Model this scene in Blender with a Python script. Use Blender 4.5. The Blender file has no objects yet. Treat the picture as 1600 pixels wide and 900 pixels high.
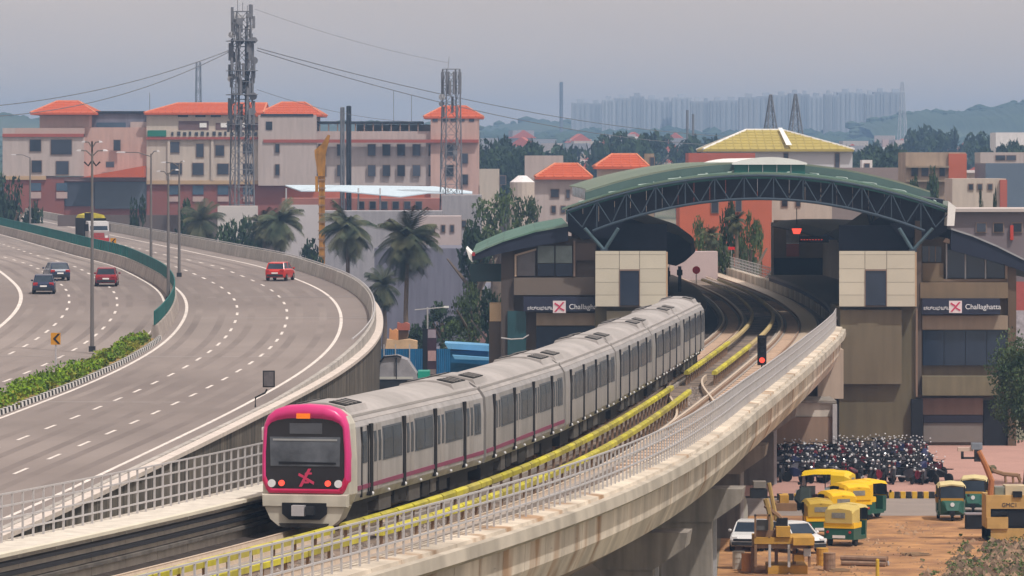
import bpy, math, random
import numpy as np
from mathutils import Vector, Matrix
random.seed(7)
rnd = random.random
def U(a, b): return a + (b - a) * random.random()
R = math.radians
sc = bpy.context.scene
C = bpy.data.collections.new('place'); sc.collection.children.link(C)

# ------------------------------------------------------------------ camera, world, sun, exposure
FX = 7600.0; HY = 255.0; CZ = 19.6          # focal length in photo pixels, horizon row, eye height (ground = 0)
cam = bpy.data.cameras.new('camera'); co = bpy.data.objects.new('camera', cam); sc.collection.objects.link(co)
cam.sensor_width = 36; cam.lens = 36 * FX / 1600; cam.shift_y = -(450 - HY) / 1600
cam.clip_start = 1; cam.clip_end = 40000
co.location = (0, 0, CZ); co.rotation_euler = (R(90), 0, 0); sc.camera = co
SUN_EL, SUN_AZ = 60, 138                     # azimuth clockwise from +Y: behind the camera, to the right
w = bpy.data.worlds.new('World'); sc.world = w; w.use_nodes = True
wt = w.node_tree; wt.nodes.clear()
sky = wt.nodes.new('ShaderNodeTexSky'); sky.sky_type = 'NISHITA'; sky.sun_disc = False
sky.sun_elevation = R(SUN_EL); sky.sun_rotation = R(SUN_AZ); sky.air_density = 1.0; sky.dust_density = 4.0; sky.ozone_density = 1.0
hs = wt.nodes.new('ShaderNodeHueSaturation'); hs.inputs['Saturation'].default_value = 0.12; hs.inputs['Value'].default_value = 1.0
ov = wt.nodes.new('ShaderNodeMix'); ov.data_type = 'RGBA'; ov.inputs[0].default_value = 0.72
tc = wt.nodes.new('ShaderNodeTexCoord'); nz = wt.nodes.new('ShaderNodeTexNoise'); nz.inputs['Scale'].default_value = 2.2; nz.inputs['Detail'].default_value = 4
mp = wt.nodes.new('ShaderNodeMapping'); mp.inputs['Scale'].default_value = (1, 1, 5)
rp = wt.nodes.new('ShaderNodeValToRGB'); rp.color_ramp.elements[0].position = .3; rp.color_ramp.elements[1].position = .75
rp.color_ramp.elements[0].color = (8.0, 6.8, 6.1, 1); rp.color_ramp.elements[1].color = (11.6, 9.7, 8.5, 1)
wt.links.new(tc.outputs['Generated'], mp.inputs['Vector']); wt.links.new(mp.outputs['Vector'], nz.inputs['Vector'])
wt.links.new(nz.outputs['Fac'], rp.inputs['Fac'])
bg = wt.nodes.new('ShaderNodeBackground'); bg.inputs['Strength'].default_value = 0.10
wo = wt.nodes.new('ShaderNodeOutputWorld')
wt.links.new(sky.outputs['Color'], hs.inputs['Color']); wt.links.new(hs.outputs['Color'], ov.inputs[6])
wt.links.new(rp.outputs['Color'], ov.inputs[7]); wt.links.new(ov.outputs[2], bg.inputs['Color']); wt.links.new(bg.outputs['Background'], wo.inputs['Surface'])
sl = bpy.data.lights.new('sun', 'SUN'); sl.energy = 3.3; sl.angle = R(1.2); sl.color = (1, .945, .88)
so = bpy.data.objects.new('sun', sl); sc.collection.objects.link(so)
az = R(SUN_AZ); el = R(SUN_EL); sd = Vector((math.sin(az) * math.cos(el), math.cos(az) * math.cos(el), math.sin(el)))
so.rotation_euler = sd.to_track_quat('Z', 'Y').to_euler(); so.location = (0, 0, 60)
sc.view_settings.view_transform = 'Standard'; sc.view_settings.look = 'None'; sc.view_settings.gamma = 1; sc.view_settings.exposure = 0.0
sc.render.engine = 'CYCLES'

# ------------------------------------------------------------------ materials
MC = {}
def M(name, col, rough=.8, var=.14, scale=1.0, metal=0.0, objvar=0.0, streak=0.0, bump=0.0, emit=None, trans=0.0, col2=None, spec=None, stain=None, sscale=1.6, transl=0.0):
    if name in MC: return MC[name]
    m = bpy.data.materials.new(name); m.use_nodes = True; t = m.node_tree; N = t.nodes; L = t.links
    b = N['Principled BSDF']; b.inputs['Roughness'].default_value = rough; b.inputs['Metallic'].default_value = metal
    if spec is None and rough >= .5: spec = .18
    if spec is not None: b.inputs['Specular IOR Level'].default_value = spec
    if emit:
        b.inputs['Emission Color'].default_value = (*emit[:3], 1); b.inputs['Emission Strength'].default_value = emit[3]
    g = N.new('ShaderNodeNewGeometry')
    mp = N.new('ShaderNodeMapping'); L.new(g.outputs['Position'], mp.inputs['Vector'])
    n1 = N.new('ShaderNodeTexNoise'); n1.inputs['Scale'].default_value = scale; n1.inputs['Detail'].default_value = 6; n1.inputs['Roughness'].default_value = .6
    L.new(mp.outputs['Vector'], n1.inputs['Vector'])
    r1 = N.new('ShaderNodeMapRange'); r1.inputs[1].default_value = .25; r1.inputs[2].default_value = .75
    r1.inputs[3].default_value = 1 - var; r1.inputs[4].default_value = 1 + var
    L.new(n1.outputs['Fac'], r1.inputs[0]); val = r1.outputs[0]
    if streak:
        m2 = N.new('ShaderNodeMapping'); m2.inputs['Scale'].default_value = (sscale, sscale, sscale * .1); L.new(g.outputs['Position'], m2.inputs['Vector'])
        n2 = N.new('ShaderNodeTexNoise'); n2.inputs['Scale'].default_value = 1.3; n2.inputs['Detail'].default_value = 5; L.new(m2.outputs['Vector'], n2.inputs['Vector'])
        r2 = N.new('ShaderNodeMapRange'); r2.inputs[1].default_value = .38; r2.inputs[2].default_value = .66; r2.inputs[3].default_value = 1.05; r2.inputs[4].default_value = 1 - streak
        L.new(n2.outputs['Fac'], r2.inputs[0]); mu = N.new('ShaderNodeMath'); mu.operation = 'MULTIPLY'; L.new(val, mu.inputs[0]); L.new(r2.outputs[0], mu.inputs[1]); val = mu.outputs[0]
    if objvar:
        oi = N.new('ShaderNodeObjectInfo'); r3 = N.new('ShaderNodeMapRange'); r3.inputs[3].default_value = 1 - objvar; r3.inputs[4].default_value = 1 + objvar
        L.new(oi.outputs['Random'], r3.inputs[0]); mu = N.new('ShaderNodeMath'); mu.operation = 'MULTIPLY'; L.new(val, mu.inputs[0]); L.new(r3.outputs[0], mu.inputs[1]); val = mu.outputs[0]
    base = None
    if col2:
        n3 = N.new('ShaderNodeTexNoise'); n3.inputs['Scale'].default_value = scale * .35; n3.inputs['Detail'].default_value = 5; L.new(mp.outputs['Vector'], n3.inputs['Vector'])
        cr = N.new('ShaderNodeValToRGB'); cr.color_ramp.elements[0].position = .4; cr.color_ramp.elements[1].position = .62
        cr.color_ramp.elements[0].color = (*col, 1); cr.color_ramp.elements[1].color = (*col2, 1); L.new(n3.outputs['Fac'], cr.inputs['Fac']); base = cr.outputs['Color']
    if stain:
        m4 = N.new('ShaderNodeMapping'); m4.inputs['Scale'].default_value = (.5, .5, .12); L.new(g.outputs['Position'], m4.inputs['Vector'])
        n4 = N.new('ShaderNodeTexNoise'); n4.inputs['Scale'].default_value = .9; n4.inputs['Detail'].default_value = 3; L.new(m4.outputs['Vector'], n4.inputs['Vector'])
        r4 = N.new('ShaderNodeMapRange'); r4.inputs[1].default_value = .56; r4.inputs[2].default_value = .68; r4.inputs[3].default_value = 0; r4.inputs[4].default_value = .75
        L.new(n4.outputs['Fac'], r4.inputs[0]); mx = N.new('ShaderNodeMix'); mx.data_type = 'RGBA'; L.new(r4.outputs[0], mx.inputs[0])
        if base: L.new(base, mx.inputs[6])
        else: mx.inputs[6].default_value = (*col, 1)
        mx.inputs[7].default_value = (*stain, 1); base = mx.outputs[2]
    vm = N.new('ShaderNodeVectorMath'); vm.operation = 'SCALE'
    if base: L.new(base, vm.inputs[0])
    else: vm.inputs[0].default_value = col
    L.new(val, vm.inputs['Scale']); L.new(vm.outputs[0], b.inputs['Base Color'])
    if bump:
        bp = N.new('ShaderNodeBump'); bp.inputs['Strength'].default_value = bump; bp.inputs['Distance'].default_value = .05
        n5 = N.new('ShaderNodeTexNoise'); n5.inputs['Scale'].default_value = scale * 5; n5.inputs['Detail'].default_value = 4; L.new(g.outputs['Position'], n5.inputs['Vector'])
        L.new(n5.outputs['Fac'], bp.inputs['Height']); L.new(bp.outputs['Normal'], b.inputs['Normal'])
    if trans: b.inputs['Transmission Weight'].default_value = trans
    if transl:
        ts = N.new('ShaderNodeBsdfTranslucent'); ts.inputs['Color'].default_value = (.56, .52, .44, 1); mxs = N.new('ShaderNodeMixShader'); mxs.inputs[0].default_value = transl
        L.new(b.outputs[0], mxs.inputs[1]); L.new(ts.outputs[0], mxs.inputs[2]); L.new(mxs.outputs[0], N['Material Output'].inputs['Surface'])
    MC[name] = m; return m
asphalt = M('asphalt', (.20, .167, .155), .9, .15, .06, bump=.15, col2=(.265, .225, .207))
asphalt_n = asphalt.node_tree
road_white = M('road_white', (.66, .60, .56), .85, .28, 1.8)
conc = M('concrete', (.31, .275, .24), .85, .12, .8, streak=.30, bump=.3)
conc_lt = M('concrete_light', (.62, .57, .50), .85, .10, .9, streak=.12, bump=.2)
conc_gird = M('concrete_girder', (.64, .56, .46), .85, .10, .8, objvar=.13, streak=.30, bump=.3, stain=(.33, .17, .07), sscale=.45)
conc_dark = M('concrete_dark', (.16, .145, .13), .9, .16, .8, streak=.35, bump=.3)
wall_stone = M('retaining_concrete', (.155, .135, .112), .9, .2, 1.0, objvar=.14, streak=.62, bump=.4)
deck_m = M('deck_concrete', (.13, .105, .09), .95, .35, 2.0, bump=.6, col2=(.25, .19, .15))
gravel = M('gravel', (.33, .28, .25), .95, .45, 5, bump=1.0)
rail_m = M('rail_steel', (.68, .55, .43), .45, .15, 3, metal=.3)
rust = M('rusty_steel', (.27, .175, .12), .8, .3, 3)
yel_cov = M('yellow_cover', (.48, .43, .04), .7, .28, 1.2, objvar=.2, col2=(.36, .31, .07))
yel_dull = M('yellow_cover_dull', (.42, .33, .16), .7, .14, 2, objvar=.08)
galv = M('galvanised_steel', (.46, .45, .47), .55, .10, 3, metal=.3)
galv_l = M('pale_painted_steel', (.46, .445, .45), .6, .08, 3, metal=.1)
black = M('black_rubber', (.015, .015, .018), .7, .2, 4)
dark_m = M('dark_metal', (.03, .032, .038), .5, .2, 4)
grille = M('roof_grille', (.02, .02, .02), .8, .3, 6)
steelbody = M('stainless_body', (.34, .325, .32), .36, .12, .8, metal=.2, objvar=.10, streak=.22)
roofwhite = M('train_roof_paint', (.385, .36, .35), .7, .12, .9, streak=.0, col2=(.32, .30, .29))
skirt = M('train_skirt', (.035, .032, .03), .8, .3, 3)
pink = M('magenta_paint', (.60, .03, .185), .32, .03, 1)
pinkd = M('crimson_paint', (.55, .012, .09), .3, .03, 1)
purple = M('purple_stripe', (.22, .05, .10), .5, .08, 2)
frontwhite = M('front_cream_paint', (.50, .47, .40), .45, .14, 1.2, streak=.15)
glass_d = M('train_glass', (.032, .045, .065), .25, .45, .8, spec=.16)
glass_w = M('windscreen_glass', (.095, .105, .125), .2, .55, 1.2, spec=.3)
glass_b = M('blue_dark_glass', (.02, .03, .055), .10, .2, .5, spec=.7)
glass_t = M('teal_glass', (.02, .07, .085), .2, .2, .5, spec=.6)
lamp_red = M('red_lamp', (.6, .03, .02), .4, .02, 1, emit=(1, .09, .05, 1.3))
lamp_wh = M('white_lamp', (.6, .6, .6), .15, .02, 1, emit=(.8, .82, .85, .12))
lamp_or = M('orange_display', (.5, .12, .01), .5, .3, 20, emit=(1, .22, .02, .55))
green_sc = M('green_screen_paint', (.006, .105, .098), .7, .10, 1.2, objvar=.14)
green_roof = M('green_roof_sheet', (.10, .26, .205), .5, .15, .8, objvar=.12, col2=(.22, .36, .31), transl=.45)
green_roof_l = M('pale_green_roof_sheet', (.36, .43, .34), .5, .15, .7, objvar=.08, col2=(.23, .34, .27), transl=.5)
truss_m = M('slate_steel', (.045, .065, .09), .6, .10, 2)
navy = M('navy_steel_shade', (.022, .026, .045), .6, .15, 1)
tan_w = M('tan_cladding', (.15, .115, .08), .75, .08, .5, streak=.10)
olive_w = M('olive_cladding', (.135, .115, .072), .75, .08, .5, streak=.12)
box_w = M('cream_panel', (.53, .49, .405), .6, .05, .6, objvar=.05)
beige_w = M('beige_render', (.30, .235, .175), .8, .08, .6, streak=.10)
brown_w = M('brown_render', (.115, .09, .075), .8, .12, .6)
pinkwall = M('pinkish_render', (.20, .135, .11), .8, .08, .6, streak=.08)
sign_n = M('navy_sign_face', (.018, .02, .045), .35, .08, 1)
white_m = M('white_paint', (.78, .77, .76), .6, .05, 1)
cream = M('cream_render', (.50, .43, .375), .85, .05, .12, streak=.08)
salmon = M('salmon_render', (.50, .335, .29), .85, .05, .12, streak=.08)
lilac = M('lilac_render', (.44, .375, .355), .85, .05, .12, streak=.08)
maroon_w = M('maroon_render', (.24, .085, .07), .85, .12, .15)
redband = M('red_band', (.33, .09, .07), .8, .08, .3)
tanband = M('tan_band', (.44, .31, .19), .8, .08, .3)
orange_t = M('orange_roof_tile', (.50, .105, .045), .7, .07, .6)
orange_l = M('orange_ridge_tile', (.62, .22, .12), .7, .08, .6)
win_d = M('far_window_glass', (.04, .045, .06), .3, .2, .2, objvar=.7, spec=.25)
win_b = M('far_blue_glass', (.05, .085, .13), .25, .25, .2)
win_fr = M('window_frame_paint', (.24, .17, .14), .7, .08, 1)
lattice_m = M('lattice_steel', (.16, .16, .175), .7, .2, 1)
lattice_w = M('white_antenna', (.50, .50, .52), .6, .2, 1)
mast_or = M('orange_yellow_paint', (.44, .21, .035), .75, .35, 1.5, streak=.35)
trunk_m = M('bark', (.16, .12, .09), .9, .3, 2, bump=.5)
leaf = M('foliage', (.055, .085, .028), .8, .45, .9, objvar=.3, col2=(.085, .12, .045))
leaf_y = M('yellow_green_foliage', (.20, .31, .02), .8, .4, 1.2, col2=(.07, .15, .015))
leaf_o = M('dry_ochre_foliage', (.25, .25, .03), .8, .3, 1.2, col2=(.12, .18, .025))
leaf_p = M('palm_foliage', (.05, .065, .038), .8, .45, 1.2, objvar=.25, col2=(.11, .11, .06))
leaf_b = M('dark_foliage', (.03, .052, .022), .8, .4, .5, objvar=.3)
grnd = M('ground_soil', (.24, .20, .15), .95, .25, .05, bump=.3, col2=(.13, .14, .08))
dirt = M('orange_dirt', (.44, .235, .105), .95, .34, .8, bump=1.0, col2=(.25, .13, .07))
paving = M('pink_paving', (.42, .245, .205), .9, .10, .4, bump=.2)
lotgrey = M('grey_tarmac', (.27, .225, .20), .9, .14, .3, bump=.2)
carred = M('red_car_paint', (.55, .03, .02), .25, .03, 1)
carmaroon = M('maroon_car_paint', (.22, .012, .025), .25, .03, 1)
carblue = M('dark_blue_car_paint', (.02, .03, .07), .22, .03, 1)
carwhite = M('white_car_paint', (.72, .72, .72), .3, .03, 1)
tyre = M('tyre', (.02, .02, .02), .9, .2, 5)
chrome = M('chrome', (.6, .6, .6), .2, .05, 1, metal=.9)
auto_y = M('auto_yellow', (.80, .48, .015), .55, .08, 1, objvar=.06)
auto_c = M('auto_pale_canopy', (.60, .50, .26), .6, .10, 1)
auto_g = M('auto_green', (.010, .085, .06), .4, .10, 1)
mach_y = M('machine_yellow', (.50, .28, .055), .7, .25, 1.5, objvar=.10)
mach_b = M('machine_brown', (.25, .15, .09), .8, .25, 1.5)
bluesheet = M('blue_sheet', (.015, .13, .30), .5, .12, 1, objvar=.12)
bluelt = M('pale_blue_sheet', (.16, .40, .66), .5, .1, 1)
tarp = M('orange_tarp', (.62, .30, .13), .8, .2, 1)
kerb_y = M('kerb_yellow', (.62, .38, .04), .8, .1, 2); kerb_k = M('kerb_black', (.03, .03, .03), .8, .2, 2); kerb_w = M('kerb_white', (.62, .60, .58), .8, .1, 2)
hill_m = M('hill_forest', (.06, .085, .05), .95, .35, .02, col2=(.09, .11, .07))
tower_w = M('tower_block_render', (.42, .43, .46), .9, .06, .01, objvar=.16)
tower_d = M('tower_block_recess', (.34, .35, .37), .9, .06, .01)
brick_o = M('orange_brick_render', (.48, .13, .075), .9, .08, .4)
yroof = M('mustard_roof', (.40, .32, .09), .7, .10, .5)
grey_w = M('grey_render', (.33, .32, .34), .9, .08, .3, streak=.10)
slate_w = M('slate_blue_render', (.17, .17, .215), .9, .10, .15, streak=.15)
canvas = M('pale_blue_canvas', (.55, .66, .74), .6, .05, .4)
paleblock = M('white_render', (.72, .68, .68), .85, .06, .3, streak=.06)
logo_p = M('logo_magenta', (.55, .05, .12), .5, .02, 1)
text_w = M('lettering_white', (.75, .76, .80), .5, .02, 1)
text_d = M('lettering_dark', (.05, .05, .06), .5, .02, 1)

# ------------------------------------------------------------------ mesh helpers
class MB:
    def __init__(s): s.v = []; s.f = []
    def add(s, vs, fs):
        n = len(s.v); s.v += [tuple(v) for v in vs]; s.f += [tuple(i + n for i in f) for f in fs]; return s
    def box(s, x0, y0, z0, x1, y1, z1, T=None, taper=(1, 1)):
        cx, cy = (x0 + x1) / 2, (y0 + y1) / 2
        v = []
        for z, k in ((z0, (1, 1)), (z1, taper)):
            for x, y in ((x0, y0), (x1, y0), (x1, y1), (x0, y1)): v.append(Vector((cx + (x - cx) * k[0], cy + (y - cy) * k[1], z)))
        if T is not None: v = [T @ q for q in v]
        return s.add(v, [(0, 3, 2, 1), (4, 5, 6, 7), (0, 1, 5, 4), (1, 2, 6, 5), (2, 3, 7, 6), (3, 0, 4, 7)])
    def cbox(s, c, d, T=None, taper=(1, 1)):
        return s.box(c[0] - d[0] / 2, c[1] - d[1] / 2, c[2] - d[2] / 2, c[0] + d[0] / 2, c[1] + d[1] / 2, c[2] + d[2] / 2, T, taper)
    def tube(s, pts, r, n=6, r2=None, cap=True):
        pts = [Vector(p) for p in pts]; rings = []
        for i, p in enumerate(pts):
            d = (pts[min(i + 1, len(pts) - 1)] - pts[max(i - 1, 0)])
            d = d.normalized() if d.length > 1e-9 else Vector((0, 0, 1))
            a = Vector((0, 0, 1)) if abs(d.z) < .95 else Vector((1, 0, 0))
            u = d.cross(a).normalized(); v = d.cross(u)
            rr = r if r2 is None else r + (r2 - r) * i / (len(pts) - 1)
            rings.append([p + (u * math.cos(2 * math.pi * k / n + .4) + v * math.sin(2 * math.pi * k / n + .4)) * rr for k in range(n)])
        V = [q for ring in rings for q in ring]; F = []
        for i in range(len(pts) - 1):
            for k in range(n): F.append((i * n + k, i * n + (k + 1) % n, (i + 1) * n + (k + 1) % n, (i + 1) * n + k))
        if cap: F.append(tuple(range(n))[::-1]); F.append(tuple((len(pts) - 1) * n + k for k in range(n)))
        return s.add(V, F)
    def prism(s, poly, y0, y1, ax='y', T=None):      # poly in the plane across the axis
        n = len(poly)
        def P(a, b, t): return Vector((a, t, b)) if ax == 'y' else (Vector((t, a, b)) if ax == 'x' else Vector((a, b, t)))
        v = [P(a, b, y0) for a, b in poly] + [P(a, b, y1) for a, b in poly]
        if T is not None: v = [T @ q for q in v]
        return s.add(v, [tuple(range(n))[::-1], tuple(range(n, 2 * n))] + [(i, (i + 1) % n, n + (i + 1) % n, n + i) for i in range(n)])
    def cyl(s, c, r, h, n=12, ax='z', r2=None, T=None):
        r2 = r if r2 is None else r2; v = []
        for t, q in ((-h / 2, r), (h / 2, r2)):
            for k in range(n):
                a = 2 * math.pi * k / n; x, y = q * math.cos(a), q * math.sin(a)
                p = {'z': (x, y, t), 'x': (t, x, y), 'y': (x, t, y)}[ax]; v.append(Vector((c[0] + p[0], c[1] + p[1], c[2] + p[2])))
        if T is not None: v = [T @ q for q in v]
        return s.add(v, [tuple(range(n))[::-1], tuple(range(n, 2 * n))] + [(k, (k + 1) % n, n + (k + 1) % n, n + k) for k in range(n)])
    def ball(s, c, r, n=8, m=5, sq=(1, 1, 1)):
        v = []; f = []
        for i in range(m + 1):
            a = math.pi * i / m
            for k in range(n):
                b = 2 * math.pi * k / n; v.append((c[0] + r * sq[0] * math.sin(a) * math.cos(b), c[1] + r * sq[1] * math.sin(a) * math.sin(b), c[2] + r * sq[2] * math.cos(a)))
        for i in range(m):
            for k in range(n): f.append((i * n + k, (i + 1) * n + k, (i + 1) * n + (k + 1) % n, i * n + (k + 1) % n))
        return s.add(v, f)
    def loft(s, rings, close=True, caps=True):
        n = len(rings[0]); V = [q for r in rings for q in r]; F = []
        for i in range(len(rings) - 1):
            for k in range(n if close else n - 1): F.append((i * n + k, i * n + (k + 1) % n, (i + 1) * n + (k + 1) % n, (i + 1) * n + k))
        if caps and close: F.append(tuple(range(n))[::-1]); F.append(tuple((len(rings) - 1) * n + k for k in range(n)))
        return s.add(V, F)
    def build(s, name, mat, parent=None, smooth=False, kind=None, loc=None):
        me = bpy.data.meshes.new(name); me.from_pydata(s.v, [], s.f); me.materials.append(mat)
        if smooth: me.polygons.foreach_set('use_smooth', [True] * len(me.polygons))
        import bmesh
        bm = bmesh.new(); bm.from_mesh(me); bmesh.ops.recalc_face_normals(bm, faces=bm.faces); bm.to_mesh(me); bm.free()
        me.update(); o = bpy.data.objects.new(name, me); C.objects.link(o)
        if parent: o.parent = parent
        if kind: o['kind'] = kind
        if loc: o.location = loc
        return o
def inst(name, me, parent=None, loc=(0, 0, 0), rz=0, rot=None, scale=None):
    o = bpy.data.objects.new(name, me); C.objects.link(o); o.location = loc; o.rotation_euler = rot or (0, 0, rz)
    if scale: o.scale = scale
    if parent: o.parent = parent
    return o
def tag(o, label=None, cat=None, group=None, kind=None):
    if label: o['label'] = label
    if cat: o['category'] = cat
    if group: o['group'] = group
    if kind: o['kind'] = kind
    return o
def thing(name, label, cat, loc=(0, 0, 0), rz=0, group=None):
    o = bpy.data.objects.new(name, None); C.objects.link(o); o.location = loc; o.rotation_euler = (0, 0, rz); o.empty_display_size = .3
    return tag(o, label, cat, group)
KIDS = {}
def kids(o): return [c for c in C.objects if c.parent == o]
def copy_tree(o, loc, rz=0, label=None, group=None, ch=None):
    r = o.copy(); C.objects.link(r); r.location = loc; r.rotation_euler = (0, 0, rz)
    if label: r['label'] = label
    if group: r['group'] = group
    for c in (ch if ch is not None else kids(o)):
        d = c.copy(); C.objects.link(d); d.parent = r
        for g in kids(c):
            e = g.copy(); C.objects.link(e); e.parent = d
    return r
def text_mesh(s, size, mat, parent, loc, name='lettering', rot=(math.pi / 2, 0, 0), ext=.01, font=None, align='LEFT'):
    cu = bpy.data.curves.new(name, 'FONT'); cu.body = s; cu.size = size; cu.extrude = ext; cu.align_x = align
    if font: cu.font = font
    o = bpy.data.objects.new(name, cu); C.objects.link(o); bpy.context.view_layer.update()
    dg = bpy.context.evaluated_depsgraph_get(); me = bpy.data.meshes.new_from_object(o.evaluated_get(dg)); bpy.data.objects.remove(o)
    me.materials.clear(); me.materials.append(mat); n = bpy.data.objects.new(name, me); C.objects.link(n); n.location = loc; n.rotation_euler = rot; n.parent = parent
    return n
# survey: where the sight line through photo row/column meets a given distance or the ground
def at(px, py, Y): return Vector(((px - 800) / FX * Y, Y, CZ + (HY - py) / FX * Y))
def onground(px, py, z=0.0):
    Y = (CZ - z) * FX / (py - HY); return Vector(((px - 800) / FX * Y, Y, z))

# ------------------------------------------------------------------ paths
class Path:
    def __init__(s, pts, sm=6.0):
        p = np.array(pts, float); t = np.r_[0, np.cumsum(np.hypot(*np.diff(p, axis=0).T))]
        n = int(t[-1]); tt = np.linspace(0, t[-1], n + 1); P = np.stack([np.interp(tt, t, p[:, k]) for k in (0, 1)], 1)
        k = int(sm * 2); 
        for _ in range(3):
            Q = np.vstack([2 * P[0] - P[k:0:-1], P, 2 * P[-1] - P[-2:-k - 2:-1]]); c = np.cumsum(np.vstack([[0, 0], Q]), 0); P = (c[2 * k + 1:] - c[:-2 * k - 1]) / (2 * k + 1)
        s.P = P; s.s = np.r_[0, np.cumsum(np.hypot(*np.diff(P, axis=0).T))]; d = np.gradient(P, s.s, axis=0); s.T = d / np.hypot(d[:, 0], d[:, 1])[:, None]; s.len = s.s[-1]
    def sY(s, Y): return float(np.interp(Y, s.P[:, 1], s.s))
    wide = False
    def pt(s, a, off=0.0):
        if s.wide and off > 5: off += float(np.interp(np.interp(a, s.s, s.P[:, 1]), [225, 325], [0, 1.0]))
        x = np.interp(a, s.s, s.P[:, 0]); y = np.interp(a, s.s, s.P[:, 1]); tx = np.interp(a, s.s, s.T[:, 0]); ty = np.interp(a, s.s, s.T[:, 1]); q = math.hypot(tx, ty); tx /= q; ty /= q
        return x + ty * off, y - tx * off, math.atan2(tx, ty)
def sweep(mb, path, prof, s0, s1, step, zf=None, close=True, T=None):     # prof: (offset, z)
    n = max(1, round((s1 - s0) / step)); rings = []
    for i in range(n + 1):
        a = s0 + (s1 - s0) * i / n; ring = []
        zz = zf(path.pt(a)[1]) if zf else 0
        for o, z in prof:
            x, y, th = path.pt(a, o); ring.append((x, y, z + zz))
        rings.append(ring)
    return mb.loft(rings, close=close)
RZ = CZ - 11.65           # rail level of the metro
metro = Path([(-26.5, 82), (-20.6, 100), (-15.9, 118), (-11.45, 133), (-5.8, 154.9), (-2.2, 172.5), (0.82, 194.7), (3.15, 214.8), (5.55, 238), (9.6, 278.6), (14.5, 330), (16.9, 365), (17.9, 420), (17.3, 464), (15.3, 539), (11.5, 620), (6, 700)], 7)
metro.wide = True      # the right parapet widens out towards the platforms
road = Path([(-52, 95), (-38, 135), (-32, 165), (-27.5, 195), (-24.0, 227.5), (-22.3, 250), (-20.8, 275), (-19.6, 297), (-19.0, 318), (-19.2, 337), (-20.0, 358), (-22, 380), (-24.6, 398), (-28, 420), (-31, 440), (-37.6, 472), (-49.2, 544), (-59.9, 609), (-74.6, 703), (-103, 886), (-140, 1100)], 5)
_D = [60, 150, 180, 227, 284, 320, 350, 380, 420, 480, 600, 900, 1400]; _H = [18.5, 15.6, 14.6, 13.3, 12.6, 11.8, 10.9, 10.0, 9.3, 8.8, 8.6, 8.4, 8.4]
_yy = np.linspace(60, 1400, 1341); _hh = np.interp(_yy, _D, _H); _k = np.ones(31) / 31; _hh = np.convolve(np.pad(_hh, 15, 'edge'), _k, 'valid')
def RH(Y): return CZ - float(np.interp(Y, _yy, _hh))

# ------------------------------------------------------------------ terrain
def land(x, y):
    if y < 900: b = 0
    else: b = np.interp(y, [900, 1300, 2000, 3000, 3400, 3800, 5000], [0, 7, 16, 30, 37, 43, 43])
    k = np.clip((y - 1200) / 2500, 0, 1)
    return b + .5 * k * (7 * math.sin(x * .0035 + y * .0011) + 5 * math.sin(x * .009 - y * .002 + 1))
mb = MB(); ys = [-60, 40, 120, 200, 300, 420, 600, 800, 1000] + list(range(1200, 5001, 100)); xs = np.linspace(-1, 1, 61)
V = []
for y in ys:
    for q in xs: X = q * (350 + y * .42); V.append((X, y, land(X, y)))
F = [(j * 61 + i, j * 61 + i + 1, (j + 1) * 61 + i + 1, (j + 1) * 61 + i) for j in range(len(ys) - 1) for i in range(60)]
tag(mb.add(V, F).build('ground', grnd, smooth=True), 'soil and scrub ground under the whole town', kind='structure')
def patch(name, pts, mat, z, label):
    mb = MB(); mb.add([(p[0], p[1], z) for p in pts], [tuple(range(len(pts)))]); o = mb.build(name, mat); tag(o, label, kind='structure'); return o
g = onground
patch('dirt_yard', [g(1120, 905), g(1700, 905), g(1640, 806), g(1130, 806)], dirt, .004, 'orange earth yard right of the viaduct')
patch('service_road', [g(1130, 806, 0), g(1640, 806, 0), g(1640, 778, 0), g(1130, 778, 0)], lotgrey, .008, 'grey service road in front of the motorcycles')
patch('paved_forecourt', [g(1140, 778), g(1680, 778), g(1680, 690), g(1140, 690)], paving, .10, 'pink paved station forecourt')
patch('yard_tarmac', [(-40, 470), (30, 470), (30, 800), (-40, 800)], slate_w, .01, 'grey yard beyond the blue fence')
# hills with forest on the skyline
def ridge(name, Y, pts, depth, label, mat=hill_m):
    mb = MB(); top = []
    n = 160; x0, x1 = pts[0][0], pts[-1][0]
    for i in range(n + 1):
        px = x0 + (x1 - x0) * i / n; py = np.interp(px, [p[0] for p in pts], [p[1] for p in pts]) + (math.sin(i * .9) + math.sin(i * 2.3 + 1) + U(-1, 1)) * .9
        p = at(px, py, Y); top.append(p)
    rings = [[(p.x, p.y - depth, land(p.x, p.y - depth) - 3) for p in top], [(p.x, p.y - depth * .45, land(p.x, p.y) + (p.z - land(p.x, p.y)) * .7) for p in top], [(p.x, p.y, p.z) for p in top], [(p.x, p.y + depth, -5) for p in top]]
    mb.loft(rings, close=False); o = mb.build(name, mat, smooth=True); tag(o, label, kind='structure')
    mw_ = MB()
    for p in top:
        for q in range(9):
            f_ = rnd(); r_ = U(2.2, 5.0) * Y / 3300; zz = land(p.x, p.y) * f_ + p.z * (1 - f_) if f_ > .1 else p.z; mw_.ball((p.x + U(-9, 9), p.y - depth * .45 * f_ * 1.1, (p.z * (1 - .3 * f_ / .45) if f_ < .45 else p.z * .65)), r_, 6, 3, (U(.9, 1.5), 1, U(.5, .8)))
    tag(mw_.build('hill_woods', hill_m), 'woods growing on the ' + label, kind='stuff'); return o
ridge('hills', 3300, [(1340, 196), (1400, 183), (1440, 172), (1470, 178), (1500, 173), (1530, 172), (1560, 166), (1600, 160), (1700, 150)], 250, 'wooded hill on the right skyline')
ridge('hills', 3700, [(740, 206), (780, 196), (830, 188), (870, 190), (950, 200), (1100, 208), (1250, 206), (1420, 205)], 300, 'low hazy rise under the tower blocks')
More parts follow.
